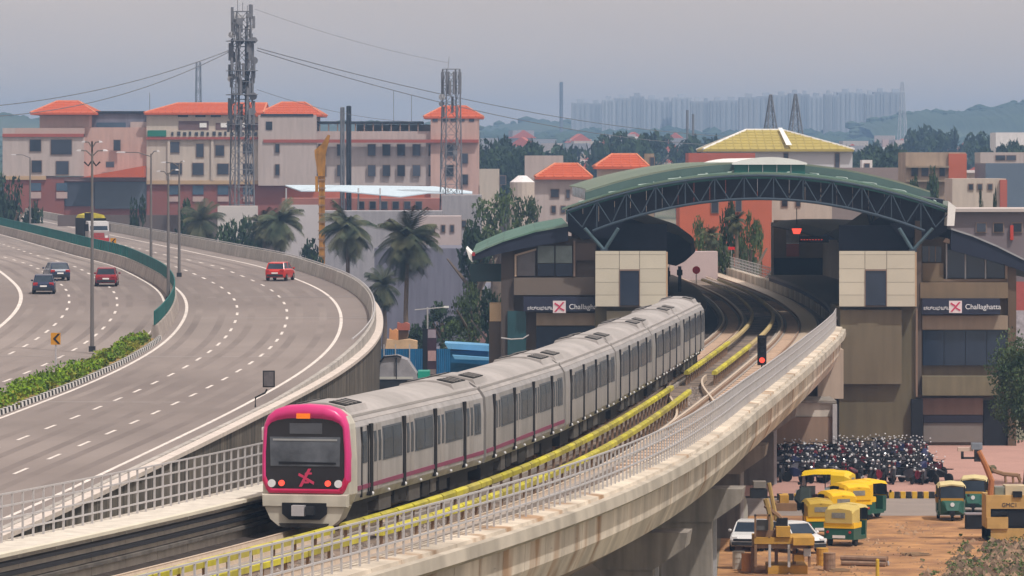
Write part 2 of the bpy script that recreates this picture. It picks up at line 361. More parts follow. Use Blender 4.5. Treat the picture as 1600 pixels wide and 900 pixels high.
ridge('hills', 2900, [(-150, 175), (0, 178), (40, 183), (90, 190), (200, 196), (420, 196), (560, 193), (740, 198)], 250, 'hazy hill behind the hotel')

# ------------------------------------------------------------------ road
s_a, s_b = 2.0, road.sY(1050)
def rsheet(name, o0, o1, dz, mat, label, a=s_a, b=s_b, step=4, parent=None):
    mb = MB(); n = int((b - a) / step); 
    V = []
    for i in range(n + 1):
        s = a + (b - a) * i / n; z = RH(road.pt(s)[1]) + dz
        for o in (o0, o1): x, y, t = road.pt(s, o); V.append((x, y, z))
    ob = mb.add(V, [(2 * i, 2 * i + 1, 2 * i + 3, 2 * i + 2) for i in range(n)]).build(name, mat, parent)
    if parent is None: tag(ob, label, kind='structure')
    elif label: ob['kind'] = 'stuff'
    return ob
SM = road.sY(323)              # where the screened median wall begins
def boff(Y): return float(np.interp(Y, [200, 250, 330, 400], [8.25, 8.45, 9.5, 9.8]))
mb = MB(); rings = []
for i in range(int((s_b - s_a) / 4) + 1):
    s = s_a + 4 * i; Y = road.pt(s)[1]; z = RH(Y); ring = []
    for o, zz in ((-30, 0), (-30, z), (boff(Y) + .5, z), (boff(Y) + .5, 0)): x, y, t = road.pt(s, o); ring.append((x, y, zz))
    rings.append(ring)
roadobj = tag(mb.loft(rings).build('road', asphalt), 'wide curved grey expressway on a raised embankment', kind='structure')
# expansion joints / patches in the tarmac
mb = MB()
for Y in (262, 305, 346, 372, 410, 470, 540, 640):
    s = road.sY(Y); V = []
    for k in range(2):
        for o in (-29, boff(Y) - .1):
            x, y, t = road.pt(s + k * .35, o); V.append((x, y, RH(y) + .003))
    mb.add(V, [(0, 1, 3, 2)])
mb.build('expansion_joint', M('joint_tar', (.30, .27, .26), .9, .1, 1), roadobj, kind='stuff')
lines = [('edge_line', 7.45, 0, .22), ('edge_line', -3.7, 0, .22), ('edge_line', -5.35, 1, .18), ('edge_line', -16.1, 0, .28)]
for nm, o, vis, wd in lines:
    mb = MB(); a = s_a; b = s_b; n = int((b - a) / 3); V = []
    if o == -5.35: a = SM
    n = int((b - a) / 3)
    for i in range(n + 1):
        s = a + (b - a) * i / n
        for q in (-wd / 2, wd / 2): x, y, t = road.pt(s, o + q); V.append((x, y, RH(road.pt(s)[1]) + .006 + .0))
    mb.add(V, [(2 * i, 2 * i + 1, 2 * i + 3, 2 * i + 2) for i in range(n)]).build('edge_line', road_white, roadobj)
wear = M('tyre_wear', (.188, .157, .146), .9, .2, .10, col2=(.250, .212, .195))
for lc in (5.4, 1.8, -1.8, -7.1, -10.6, -14.2):
    for q in (-.85, .85):
        mb = MB(); n = int((s_b - s_a) / 4); V = []
        for i in range(n + 1):
            s = s_a + 4 * i
            for e_ in (-.26, .26): x, y, t = road.pt(s, lc + q + e_ + .12 * math.sin(s * .05 + lc)); V.append((x, y, RH(road.pt(s)[1]) + .0025))
        mb.add(V, [(2 * i, 2 * i + 1, 2 * i + 3, 2 * i + 2) for i in range(n)]).build('wheel_track_wear', wear, roadobj)
dm = {}
for o, ph in ((0, 0), (3.6, 4), (-8.85, 2), (-12.45, 6)):
    s = road.sY(150) + ph; cnt = 0
    while s < s_b - 4:
        Y = road.pt(s)[1]; mb = MB(); V = []
        for i in range(4):
            ss = s + i * 1.0
            for q in (-.09, .09): x, y, t = road.pt(ss, o + q * (1.25 if Y > 400 else 1)); V.append((x, y, RH(road.pt(ss)[1]) + .008))
        mb.add(V, [(2 * i, 2 * i + 1, 2 * i + 3, 2 * i + 2) for i in range(3)]).build('lane_dash', road_white, roadobj); s += 7.6 if Y < 330 else 9.0
# concrete crash barrier on top of the retaining wall, outer side
ob = thing('crash_barrier', 'grey concrete crash barrier along the outer edge of the expressway', 'barrier')
s = s_a
while s < road.sY(900):
    L = 3.0 if road.pt(s)[1] < 480 else 8.0; mb = MB(); rings = []
    for i in range(3):
        q = s + .04 + (L - .08) * i / 2; Y = road.pt(q)[1]; b = boff(Y); z = RH(Y); ht = 1.0 if Y > 345 else float(np.interp(Y, [150, 262, 345], [.10, .13, 1.0]))
        rings.append([(*road.pt(q, o)[:2], z + zz) for o, zz in ((b - .12, -.15), (b - .02, ht * .4), (b + .08, ht), (b + .34, ht), (b + .38, -.15))])
    mb.loft(rings).build('barrier_block', conc_lt if s % 2 < 0 else M('barrier_concrete', (.42, .39, .36), .85, .12, .8, objvar=.06, streak=.2), ob); s += L
mb = MB(); sweep(mb, road, [(8.9, 0)], 0, 1, 1) if False else None
# thin pipe rail on far part of barrier
rings = []
mb = MB(); pts = []
s = road.sY(305)
while s < road.sY(620):
    Y = road.pt(s)[1]; x, y, t = road.pt(s, boff(Y) + .25); pts.append((x, y, RH(Y) + 1.12)); s += 3
mb.tube(pts, .05, 5); mb.build('top_pipe', galv_l, ob)
# retaining wall with precast panels
rw = thing('retaining_wall', 'stained concrete panel retaining wall below the curving expressway', 'wall')
s = road.sY(160)
while s < road.sY(420):
    L = 2.0; Y = road.pt(s)[1]; mb = MB(); rings = []
    for i in range(2):
        q = s + .03 + (L - .06) * i; Yq = road.pt(q)[1]; b = boff(Yq) + .5; zt = RH(Yq) - .12
        rings.append([(*road.pt(q, o)[:2], zz) for o, zz in ((b, -.1), (b + .22, -.1), (b + .22, zt), (b, zt))])
    mb.loft(rings).build('wall_panel', wall_stone, rw); s += L
# coping lip under the barrier
mb = MB(); rings = []; s = road.sY(150)
while s < road.sY(420):
    Y = road.pt(s)[1]; b = boff(Y) + .36; z = RH(Y); rings.append([(*road.pt(s, o)[:2], z + zz) for o, zz in ((b, -.12), (b + .5, -.14), (b + .5, .06), (b, .08))]); s += 3
mb.loft(rings).build('coping', M('coping_concrete', (.60, .53, .48), .85, .08, 1, streak=.1), rw)
# median wall with green screen
mw = thing('screened_median_wall', 'low concrete median wall carrying a green metal glare screen', 'barrier')
mb = MB(); rings = []; s = SM; e = road.sY(900)
while s < e:
    L = 4.0; mb = MB(); rings = []
    for i in range(3):
        q = s + .04 + (L - .08) * i / 2; z = RH(road.pt(q)[1]); rings.append([(*road.pt(q, o)[:2], z + zz) for o, zz in ((-4.95, -.1), (-4.75, .9), (-4.45, .9), (-4.25, -.1))])
    mb.loft(rings).build('wall_block', M('median_concrete', (.40, .345, .31), .85, .12, .8, objvar=.06, streak=.35), mw); s += L
s = SM; k = 0
while s < road.sY(860):
    Y = road.pt(s)[1]; L = 1.25 if Y < 425 else 1.9
    gap = .015 if Y < 425 else .62
    mb = MB(); rings = []
    for i in range(2):
        q = s + (L - gap) * i; z = RH(road.pt(q)[1]); rings.append([(*road.pt(q, o)[:2], z + zz) for o, zz in ((-4.64, .95), (-4.56, .95), (-4.56, 1.85), (-4.64, 1.85))])
    mb.loft(rings).build('green_panel', green_sc, mw); s += L; k += 1
mb = MB()
pts = []; s = SM
while s < road.sY(860): x, y, t = road.pt(s, -4.6); pts.append((x, y, RH(y) + 1.87)); s += 2
mb.tube(pts, .035, 4); mb.build('top_rail', M('pale_teal_rail', (.012, .14, .13), .6, .1, 1), mw)
# planted median with kerb, nearer than the wall
md = thing('planted_median', 'narrow planted median with black and white kerb stones', 'median')
mb = MB(); rings = []; s = s_a
while s < SM: z = RH(road.pt(s)[1]); rings.append([(*road.pt(s, o)[:2], z + zz) for o, zz in ((-6.2, -.05), (-6.2, .16), (-4.3, .16), (-4.3, -.05))]); s += 3
mb.loft(rings).build('soil_bed', M('median_soil', (.30, .19, .07), .95, .3, 1.5, bump=.8, col2=(.17, .15, .05)), md)
s = road.sY(190); k = 0
while s < SM - .5:
    z = RH(road.pt(s)[1])
    mb = MB(); rings = [[(*road.pt(s + q, o)[:2], z + zz) for o, zz in ((-4.32, -.05), (-4.32, .27), (-4.12, .27), (-4.08, -.05))] for q in (0, .56)]
    mb.loft(rings).build('kerb_stone', kerb_w if k % 2 else kerb_k, md); k += 1; s += .6
def leafcloud(mb, c, r, n, size, squash=1.0, flat=.5):
    for _ in range(n):
        while True:
            p = Vector((U(-1, 1), U(-1, 1), U(-1, 1)))
            if .25 < p.length < 1: break
        p = Vector((c[0] + p.x * r, c[1] + p.y * r, c[2] + p.z * r * squash)); a = Vector((U(-1, 1), U(-1, 1), U(-1, 1))).normalized() * size * U(.6, 1.3)
        b = a.cross(Vector((U(-1, 1), U(-1, 1), U(-1, 1)))).normalized() * size * U(.3, .7)
        mb.add([p - a, p + b, p + a, p - b], [(0, 1, 2, 3)])
mb = MB(); mo = MB(); s = road.sY(185)
while s < SM - 1:
    Y = road.pt(s)[1]; z = RH(Y) + .2
    for _ in range(3):
        o = U(-6.1, -4.6); x, y, t = road.pt(s, o); h = U(.25, .75) * (1.0 if Y < 285 else .55) * (1 + .4 * math.sin(s * .7))
        leafcloud(mb if (Y < 292 and o < -4.75) or rnd() < .3 else mo, (x, y, z + h * .4), h * .85, 44, .13, .9)
    s += .8
tag(mb.build('median_shrubs', leaf_y), 'bright green shrubs growing along the planted median', 'shrubs', kind='stuff')
tag(mo.build('median_ground_cover', leaf_o), 'dry ochre ground cover along the median kerb', 'ground cover', kind='stuff')

# ------------------------------------------------------------------ metro viaduct
vd = thing('metro_viaduct', 'curving concrete metro viaduct with parapets and double track', 'viaduct')
V0, V1 = 3.0, metro.len - 4
mb = MB(); sweep(mb, metro, [(-3.9, -.75), (-3.9, -.35), (6.9, -.35), (6.9, -.75)], V0, V1, 4, lambda Y: RZ); mb.build('deck_slab', deck_m, vd)
# edge girders cast in segments, right side
s = V0
while s < V1 - 3.1:
    mb = MB(); L = 3.0; Y = metro.pt(s)[1]
    sweep(mb, metro, [(6.05, -.5), (6.05, .46), (6.98, .40), (7.06, .0), (6.93, -.14), (6.88, -1.15), (6.55, -1.9), (6.05, -1.9), (5.95, -.8)], s + .02, s + L - .02, 1.5, lambda Y: RZ); mb.build('girder_segment', conc_gird, vd)
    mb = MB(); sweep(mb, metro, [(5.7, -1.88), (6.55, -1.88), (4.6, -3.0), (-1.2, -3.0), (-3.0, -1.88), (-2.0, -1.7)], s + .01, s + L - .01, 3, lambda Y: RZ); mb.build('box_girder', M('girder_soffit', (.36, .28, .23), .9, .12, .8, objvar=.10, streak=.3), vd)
    mb = MB(); sweep(mb, metro, [(-2.3, -.4), (-2.3, .88), (-2.15, .98), (-3.9, .98), (-4.0, .6), (-3.9, -1.7), (-3.3, -1.7)], s + .02, s + L - .02, 1.5, lambda Y: RZ); mb.build('left_parapet', conc_lt, vd)
    s += L
# cornice roll on right side
mb = MB(); sweep(mb, metro, [(6.90, .30), (7.22, .26), (7.26, -.10), (7.0, -.26), (6.9, -.2)], V0, V1, 2, lambda Y: RZ); mb.build('cornice', M('cornice_concrete', (.47, .42, .35), .85, .10, 1.0, streak=.28, sscale=.4), vd)
mb = MB(); sweep(mb, metro, [(-2.16, .93), (-2.02, .90), (-2.02, 1.0), (-2.16, 1.02)], V0, V1, 2, lambda Y: RZ); mb.build('left_coping_edge', M('coping_edge', (.60, .56, .46), .8, .1, 1), vd)
# cable trays on the left inner wall
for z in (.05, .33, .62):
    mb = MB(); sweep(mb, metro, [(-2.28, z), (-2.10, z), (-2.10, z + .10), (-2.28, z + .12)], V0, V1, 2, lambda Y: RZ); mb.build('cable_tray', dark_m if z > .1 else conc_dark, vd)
TR = 4.35
mb = MB()
for tc_ in (0, TR):
    for o in (-.72, .72):
        mp_ = MB(); sweep(mp_, metro, [(tc_ + o - .32, -.34), (tc_ + o - .32, -.16), (tc_ + o + .32, -.16), (tc_ + o + .32, -.34)], V0, V1, 3, lambda Y: RZ); mp_.build('track_plinth', M('plinth', (.33, .29, .26), .9, .2, 1.5, bump=.4), vd)
        mr = MB(); sweep(mr, metro, [(tc_ + o - .07, -.16), (tc_ + o - .035, -.03), (tc_ + o - .055, 0), (tc_ + o + .055, 0), (tc_ + o + .035, -.03), (tc_ + o + .07, -.16)], V0, V1, 1.5, lambda Y: RZ); mr.build('rail', rail_m, vd)
        if True:
            oo = o + (.16 if o < 0 else -.16); mr = MB(); sweep(mr, metro, [(tc_ + oo - .03, -.16), (tc_ + oo - .03, -.02), (tc_ + oo + .03, -.02), (tc_ + oo + .03, -.16)], metro.sY(215), V1, 2, lambda Y: RZ); mr.build('guard_rail', rust, vd)
# plinth cross blocks and gravel strip
mb = MB(); s = metro.sY(190)
while s < metro.sY(420):
    for tc_ in (0, TR):
        sweep(mb, metro, [(tc_ - .4, -.33), (tc_ - .4, -.2), (tc_ + .4, -.2), (tc_ + .4, -.33)], s, s + .9, .9, lambda Y: RZ)
    s += 2.1
mb.build('cross_slab', M('cross_slab_conc', (.58, .42, .31), .9, .2, 1.5), vd, kind='stuff')
mb = MB(); V = []
for i in range(3200):
    s = U(metro.sY(118), metro.sY(260)); o = U(3.4, 5.9) if rnd() < .75 else U(1.9, 3.0); x, y, t = metro.pt(s, o); r = U(.04, .13); a = U(0, 6.3)
    mb.add([(x + r * math.cos(a), y + r * math.sin(a), RZ - .34), (x + r * math.cos(a + 2.1), y + r * math.sin(a + 2.1), RZ - .34), (x + r * math.cos(a + 4.2), y + r * math.sin(a + 4.2), RZ - .34), (x, y, RZ - .34 + r)], [(0, 1, 3), (1, 2, 3), (2, 0, 3)])
mb.build('track_rubble', gravel, vd, kind='stuff')
# crossover rails
for k, (a0, a1, o0, o1) in enumerate(((218, 262, TR - .72, .72), (224, 268, TR + .72, .72 + 1.44))):
    mb = MB(); rings = []
    sa, sb = metro.sY(a0), metro.sY(a1); n = 26
    for i in range(n + 1):
        f = i / n; o = o0 + (o1 - o0) * (3 * f * f - 2 * f ** 3); s = sa + (sb - sa) * f
        rings.append([(*metro.pt(s, o + q)[:2], RZ + zz) for q, zz in ((-.06, -.3), (-.05, .012), (.05, .012), (.06, -.3))])
    mb.loft(rings).build('crossover_rail', rail_m, vd)
# cables along the right kerb
for o, z in ((5.55, -.2), (5.72, -.1), (5.85, .05)):
    mb = MB(); pts = []
    s = metro.sY(110)
    while s < metro.sY(335): x, y, t = metro.pt(s, o + .04 * math.sin(s)); pts.append((x, y, RZ + z + .03 * math.sin(s * 1.3))); s += 2
    mb.tube(pts, .05, 5); mb.build('trackside_cable', dark_m if o != 5.72 else galv, vd)
mb = MB(); sweep(mb, metro, [(-2.12, -.34), (-2.12, -.20), (-1.2, -.24), (-1.2, -.34)], V0, V1, 3, lambda Y: RZ); mb.build('dark_deck_edge', M('dark_edge_brown', (.055, .045, .04), .95, .4, 2), vd)  # dark brown strip added over the deck along the left wall
# third rail covers, piece by piece
def cover(o0, o1, Y0, Y1, mat, z=.42):
    s = metro.sY(Y0); e = metro.sY(Y1)
    while s < e:
        f = (s - metro.sY(Y0)) / (e - metro.sY(Y0)); o = o0 + (o1 - o0) * f
        mb = MB(); sweep(mb, metro, [(o - .13, z - .16), (o - .13, z), (o - .06, z + .06), (o + .06, z + .06), (o + .13, z), (o + .13, z - .16)], s + .03, s + 2.08, 1.05, lambda Y: RZ); mb.build('third_rail_cover', mat, vd)
        if Y0 < 300:
            mb = MB(); x, y, t = metro.pt(s + .3, o); mb.cbox((x, y, RZ + .02), (.10, .10, .66)); mb.build('cover_support', rust, vd)
        s += 2.2
cover(1.75, 1.75, 112, 149, yel_cov); cover(1.75, 1.8, 151.5, 245, yel_cov)
cover(3.55, 3.45, 112, 147, yel_cov); cover(3.45, 2.95, 149.5, 240, yel_cov)
cover(1.45, 1.4, 262, 305, yel_cov); cover(2.95, 2.95, 262, 300, yel_cov)
cover(1.4, 1.4, 305, 470, yel_dull); cover(2.95, 2.95, 302, 470, yel_dull)
# fences: one post mesh shared, copied along the parapets
def fence(name, label, off, z0, h, Y0, Y1, rails, pitch, r):
    t = thing(name, label, 'fence')
    pm = MB(); pm.cbox((0, 0, h / 2), (.055, .055, h)); p0 = pm.build('fence_post', galv_l, t); me = p0.data; first = True
    s = metro.sY(Y0); n = 0
    while s < metro.sY(Y1):
        x, y, th = metro.pt(s, off)
        if first: p0.location = (x, y, z0); p0.rotation_euler = (0, 0, -th); first = False
        else: inst('fence_post', me, t, (x, y, z0), -th)
        s += pitch
    for q in rails:
        mb = MB(); sweep(mb, metro, [(off - r, z0 + q - r), (off - r, z0 + q + r), (off + r, z0 + q + r), (off + r, z0 + q - r)], metro.sY(Y0), metro.sY(Y1), 2.2); mb.build('fence_rail', galv_l, t)
    return t
fence('parapet_fence', 'pale steel grid railing on the left viaduct parapet, beside the train nose', -3.55, RZ + .98, 1.38, 112, 330, (.30, .66, 1.02, 1.36), .85, .024)
fence('parapet_fence', 'pale steel railing curving along the right viaduct parapet up to the station', 6.55, RZ + .42, 1.25, 104, 336, (.42, .84, 1.23), .88, .026)
fence('parapet_fence', 'pale railing on the far viaduct parapet beyond the station opening', 6.5, RZ + .42, 1.25, 462, 640, (.3, .6, .9, 1.23), 2.0, .03)
# piers
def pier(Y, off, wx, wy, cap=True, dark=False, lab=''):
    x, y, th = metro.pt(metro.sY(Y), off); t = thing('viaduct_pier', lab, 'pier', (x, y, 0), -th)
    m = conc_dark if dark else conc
    MB().box(-wx / 2, -wy / 2, 0, wx / 2, wy / 2, RZ - 4.3).build('shaft', m, t)
    MB().prism([(-wx / 2 - 1.4, RZ - 3.1), (wx / 2 + 1.4, RZ - 3.1), (wx / 2 + 1.3, RZ - 3.7), (wx / 2 + .02, RZ - 4.6), (-wx / 2 - .02, RZ - 4.6), (-wx / 2 - 1.3, RZ - 3.7)], -wy / 2 - .15, wy / 2 + .15).build('pier_cap', conc, t)
    MB().box(wx / 2, -.25, 0, wx / 2 + .16, -.1, RZ - 4.4).build('drain_pipe', galv, t)
    b = MB(); b.cbox((-wx / 4, 0, RZ - 3.05), (.9, .9, .3)); b.build('bearing', dark_m, t); b = MB(); b.cbox((wx / 4, 0, RZ - 3.05), (.9, .9, .3)); b.build('bearing', dark_m, t)
pier(172, 3.4, 2.0, 2.0, lab='concrete viaduct pier nearest the bottom edge of the picture')
pier(196, 3.9, 2.1, 2.0, lab='concrete viaduct pier second from the bottom edge')
pier(222, 4.2, 2.3, 2.2, lab='broad grey viaduct pier left of the white parked cars')
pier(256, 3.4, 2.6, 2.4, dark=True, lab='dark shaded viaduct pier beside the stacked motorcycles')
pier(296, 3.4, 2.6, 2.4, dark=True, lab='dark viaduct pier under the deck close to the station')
# wall lamp boxes on the piers' near faces
# trackside signal
x, y, th = metro.pt(metro.sY(262), 5.15)
t = thing('track_signal', 'black trackside signal showing a red light', 'signal', (x, y, RZ - .35))
MB().tube([(0, 0, 0), (0, 0, 1.4)], .05, 8).build('post', dark_m, t)
MB().box(-.24, -.12, 1.15, .24, .12, 2.75).build('signal_head', black, t)
MB().box(-.10, -.2, .1, .10, .2, .5).build('junction_box', galv, t)
for z in (2.45, 1.95): MB().cyl((0, -.14, z), .12, .06, 10, 'y').build('dark_lens', dark_m, t)
MB().cyl((0, -.15, 1.42), .15, .06, 12, 'y').build('red_lens', lamp_red, t)
for zz in (2.45, 1.95, 1.42): MB().box(-.18, -.32, zz + .15, .18, -.12, zz + .18).build('hood', black, t)

# ------------------------------------------------------------------ train
tr = thing('metro_train', 'silver six car metro train with a magenta cab front', 'train')
PROF = [(-1.34, .92), (-1.43, 1.15), (-1.44, 2.7), (-1.40, 3.28), (-1.30, 3.44), (-1.17, 3.58), (-.85, 3.80), (-.42, 3.93), (0, 3.97), (.42, 3.93), (.85, 3.80), (1.17, 3.58), (1.30, 3.44), (1.40, 3.28), (1.44, 2.7), (1.43, 1.15), (1.34, .92)]
def side_strip(mb, y0, y1, z0, z1, proud, side=1):
    def xo(z): return float(np.interp(z, [.92, 1.15, 2.7, 3.28], [1.34, 1.43, 1.44, 1.40])) + proud
    zs = [z0] + [z for z in (1.15, 2.7) if z0 < z < z1] + [z1]; prof = [(xo(z) * side, z) for z in zs] + [(xo(z) * side - .05 * side, z) for z in reversed(zs)]
    mb.prism(prof, y0, y1); return mb
s_nose = metro.sY(153.3); CL = 21.15
NOSE = 1.1
meshes = {}
for c in range(6):
    a = s_nose + c * CL; b = a + CL
    x0, y0, _ = metro.pt(a, 0); x1, y1, _ = metro.pt(b, 0); th = math.atan2(x1 - x0, y1 - y0)
    car = MB()
    ya = NOSE if c == 0 else .22; yb = CL - .22
    car.prism([p for p in PROF if True], ya, yb)
    body = car.build('carriage', steelbody, tr, loc=(x0, y0, RZ)); body.rotation_euler = (0, 0, -th)
    body['label'] = ['leading', 'second', 'third', 'fourth', 'fifth', 'rear'][c] + ' carriage'
    # roof skin
    rp_ = [p for p in PROF if p[1] >= 3.44]; prof = [(px * 1.006, pz + .012) for px, pz in rp_] + [(px * .97, pz - .05) for px, pz in reversed(rp_)]
    MB().prism(prof, ya + .01, yb - .01).build('roof_skin', roofwhite, body)
    for sx in (-1, 1): MB().box(sx * 1.18 - .03, ya, 3.58, sx * 1.18 + .03, yb, 3.66).build('gutter', M('gutter_grey', (.38, .36, .35), .6, .1, 1), body)
    # air conditioning humps with grilles
    for yc in ((ya + 1.9 if c == 0 else ya + 1.7), yb - 1.7):
        MB().prism([(-1.02, 3.70), (-.92, 3.90), (-.3, 4.03), (.3, 4.03), (.92, 3.90), (1.02, 3.70)], yc - 1.45, yc + 1.45).build('ac_unit', roofwhite, body)
        for sx in (-1, 1):
            T = Matrix.Translation((sx * .61, yc, 3.985)) @ Matrix.Rotation(sx * R(11.8), 4, 'Y')
            MB().cbox((0, 0, 0), (.56, 2.3, .03), T).build('vent_grille', grille, body)
            for q in (-.55, 0, .55): MB().cbox((0, q, .02), (.5, .05, .02), T).build('grille_bar', roofwhite, body)
    doors = [ya + 2.15 + .35 if c == 0 else 2.35, 0, 0, 0]
    d0 = 3.9 if c == 0 else 3.0; step = 4.85 if c == 0 else 5.05
    for k in range(4):
        yd = d0 + k * step
        for sx in ((1, -1)):
            MB().box(*(sorted((sx * 1.38, sx * 1.462))[0], yd - 1.0, 1.0, sorted((sx * 1.38, sx * 1.462))[1], yd - .60, 3.30) if True else 0).build('door_seal', black, body)
            for q in (-.58, .06):
                mbd = MB(); side_strip(mbd, yd + q, yd + q + .60, 1.02, 3.24, .018, sx); mbd.build('door_leaf', M('door_steel', (.35, .325, .31), .42, .10, 1, metal=.15, streak=.2), body)
                mbd = MB(); side_strip(mbd, yd + q + .12, yd + q + .48, 2.06, 3.04, .03, sx); mbd.build('door_window', glass_d, body)
            if k < 3 or True:
                ye = yd + step - 1.12 if k < 3 else yb - .5
                if ye - (yd + .85) > .6:
                    mbd = MB(); side_strip(mbd, yd + .85, ye, 2.02, 3.12, .012, sx); mbd.build('window_surround', M('window_rubber', (.09, .10, .115), .5, .1, 1), body)
                    n = 2
                    for w_ in range(n):
                        wa = yd + .95 + (ye - yd - 1.05) * w_ / n; mbd = MB(); side_strip(mbd, wa + .03, wa + (ye - yd - 1.05) / n - .05, 2.08, 3.06, .024, sx); mbd.build('window', glass_d, body)
            MB().ball((sx * 1.45, yd - .72, 1.06), .07, 6, 4).build('step_lamp', lamp_wh, body)
            MB().ball((sx * 1.45, yd + 1.7, 1.03), .05, 6, 4).build('step_lamp', lamp_wh, body)
    for sx in (-1, 1) if c < 2 else ():
        mbd = MB(); side_strip(mbd, ya + .1, yb - .02, 1.27, 1.41, .022 + .001, sx); mbd.build('purple_stripe', purple, body)
    if c == 0:
        for yy in (1.75,):
            MB().box(1.39, yy - .06, 1.02, 1.455, yy + .05, 3.26).build('cab_door_seal', black, body); mbd = MB(); side_strip(mbd, 1.9, 2.5, 2.1, 3.1, .02); mbd.build('cab_window', glass_d, body)
            MB().box(1.39, 2.62, 1.02, 1.455, 2.74, 3.26).build('cab_door_seal', black, body)
    # underframe
    for q in (2.6, CL - 2.9):
        MB().box(-1.1, q - 1.5, .25, 1.1, q + 1.5, .72).build('bogie', skirt, body)
        for dy in (-1.05, 1.05):
            for sx in (-1, 1): MB().cyl((sx * .78, q + dy, .42), .42, .12, 14, 'x').build('wheel', rust, body)
    y = 5.0; k = 0
    while y < CL - 6:
        l = U(.8, 2.0); MB().box(-1.25, y, .32 + U(0, .15), 1.25, y + l, .93).build('equipment_box', skirt if k % 2 else M('equip_grey', (.11, .10, .09), .8, .2, 2), body); y += l + U(.2, .6); k += 1
    MB().box(-1.2, ya, .74, 1.2, yb, .95).build('underframe', skirt, body)
    if c < 5:
        MB().prism([(p[0] * .93, p[1] * .97 + .05) for p in PROF], CL - .26, CL + .26).build('gangway_bellows', black, body)
    if c == 0:
        # cab front: lofted shell, faces -Y
        def outline(w, zt, zb, sh, n=9, corner=.35):
            pts = []
            # start bottom right, go up
            pts += [(w - corner * .6, zb), (w - .12, zb + .12), (w, zb + .4), (w, zb + (sh - zb) * .6), (w - .05, sh)]
            for i in range(n):
                a_ = math.pi * (i + .5) / n; cc_ = math.cos(a_); pts.append(((w - .06) * math.copysign(abs(cc_) ** .72, cc_), sh + (zt - sh) * math.sin(a_) ** .85))
            pts += [(-x_, z_) for x_, z_ in reversed(pts[:5])]
            return pts
        def sub(k, dy=0): return k
        A = outline(1.44, 3.98, .80, 3.25); B = outline(1.43, 4.00, .80, 3.25); Cc = outline(1.39, 3.95, .82, 3.22)
        MB().loft([[(x_, NOSE + .02, z_) for x_, z_ in A], [(x_, .45, z_) for x_, z_ in B], [(x_, .14, z_) for x_, z_ in Cc]]).build('cab_shell', frontwhite, body, smooth=False)
        P1 = outline(1.42, 4.03, 1.22, 3.22); P2 = outline(1.37, 3.97, 1.25, 3.20); P3 = outline(1.28, 3.62, 1.38, 3.26)
        def ring(pr, mat_, nm, parts): pass
        mbp = MB(); n = len(P1)
        rings = [[(x_, .75, z_ + .01) for x_, z_ in P1], [(x_, .16, z_ + .01) for x_, z_ in P1], [(x_, .03, z_) for x_, z_ in P2], [(x_, .015, z_) for x_, z_ in P3], [(x_, .15, z_) for x_, z_ in P3]]
        mbp.loft(rings, caps=False); po = mbp.build('magenta_surround', pink, body, smooth=True)
        po.data.materials.append(pinkd)
        for p in po.data.polygons:
            zz = sum(po.data.vertices[i].co.z for i in p.vertices) / len(p.vertices); yy_ = sum(po.data.vertices[i].co.y for i in p.vertices) / len(p.vertices)
            if zz < 1.62: p.material_index = 1
        MB().loft([[(x_, .06, z_) for x_, z_ in outline(1.29, 3.63, 1.37, 3.26)], [(x_, .12, z_) for x_, z_ in outline(1.29, 3.63, 1.37, 3.26)]]).build('black_mask', M('gloss_black', (.018, .016, .02), .25, .1, 1), body)
        MB().prism([(-1.12, 2.10), (1.12, 2.10), (1.14, 3.02), (-1.14, 3.02)], .035, .065).build('windscreen', glass_w, body)
        MB().prism([(-1.04, 2.90), (1.04, 2.90), (1.04, 2.96), (-1.04, 2.96)], .022, .034).build('wiper_bar', M('blind_grey', (.30, .31, .32), .5, .1, 1), body)
        MB().prism([(-.85, 2.16), (1.0, 2.16), (1.0, 2.22), (-.85, 2.24)], .022, .034).build('wiper', black, body)
        MB().box(-.50, .036, 3.12, .55, .064, 3.45).build('destination_display', M('display_grey', (.07, .075, .09), .3, .15, 3), body)
        MB().box(-.27, -.012, 3.60, .17, .05, 3.76).build('route_display', lamp_or, body)
        for x_ in (-1.08, 1.08): MB().cyl((x_, .04, 1.55), .125, .08, 14, 'y').build('headlight', lamp_wh, body)
        for x_ in (-.76, .74): MB().cyl((x_, .04, 1.56), .095, .08, 12, 'y').build('tail_light', lamp_red, body)
        lg = MB(); lg.prism([(-.20, 1.45), (-.10, 1.45), (.20, 2.02), (.10, 2.02)], .028, .05); lg.prism([(-.22, 1.80), (-.05, 1.72), (-.04, 1.80), (-.2, 1.88)], .03, .05); lg.prism([(.02, 1.66), (.28, 1.52), (.3, 1.6), (.05, 1.74)], .03, .05); lg.prism([(-.02, 1.84), (.22, 1.84), (.22, 1.90), (.02, 1.90)], .03, .05); lg.prism([(-.12, 1.56), (.12, 1.56), (.14, 1.62), (-.10, 1.62)], .03, .05)
        lg.build('metro_logo', logo_p, body)
        # bumper and coupler
        MB().loft([[(x_, .12, z_) for x_, z_ in ((-1.40, .80), (-1.42, 1.22), (1.42, 1.22), (1.40, .80))], [(x_, -.06, z_) for x_, z_ in ((-1.34, .84), (-1.36, 1.18), (1.36, 1.18), (1.34, .84))]]).build('bumper', frontwhite, body)
        MB().prism([(-1.32, .84), (-1.12, .42), (-.85, .20), (.85, .20), (1.12, .42), (1.32, .84)], .02, .9).build('front_skirt', frontwhite, body)
        MB().prism([(-.72, .95), (-.72, .60), (-.5, .42), (.5, .42), (.72, .60), (.72, .95)], -.075, .05).build('coupler_recess', black, body)
        MB().box(-.35, -.35, .55, .05, -.06, .88).build('coupler_head', galv, body); MB().box(.08, -.30, .58, .34, -.06, .84).build('coupler_head', dark_m, body)
        MB().prism([(-.8, .30), (.8, .30), (.7, .18), (-.7, .18)], -.2, 0).build('obstacle_guard', skirt, body)
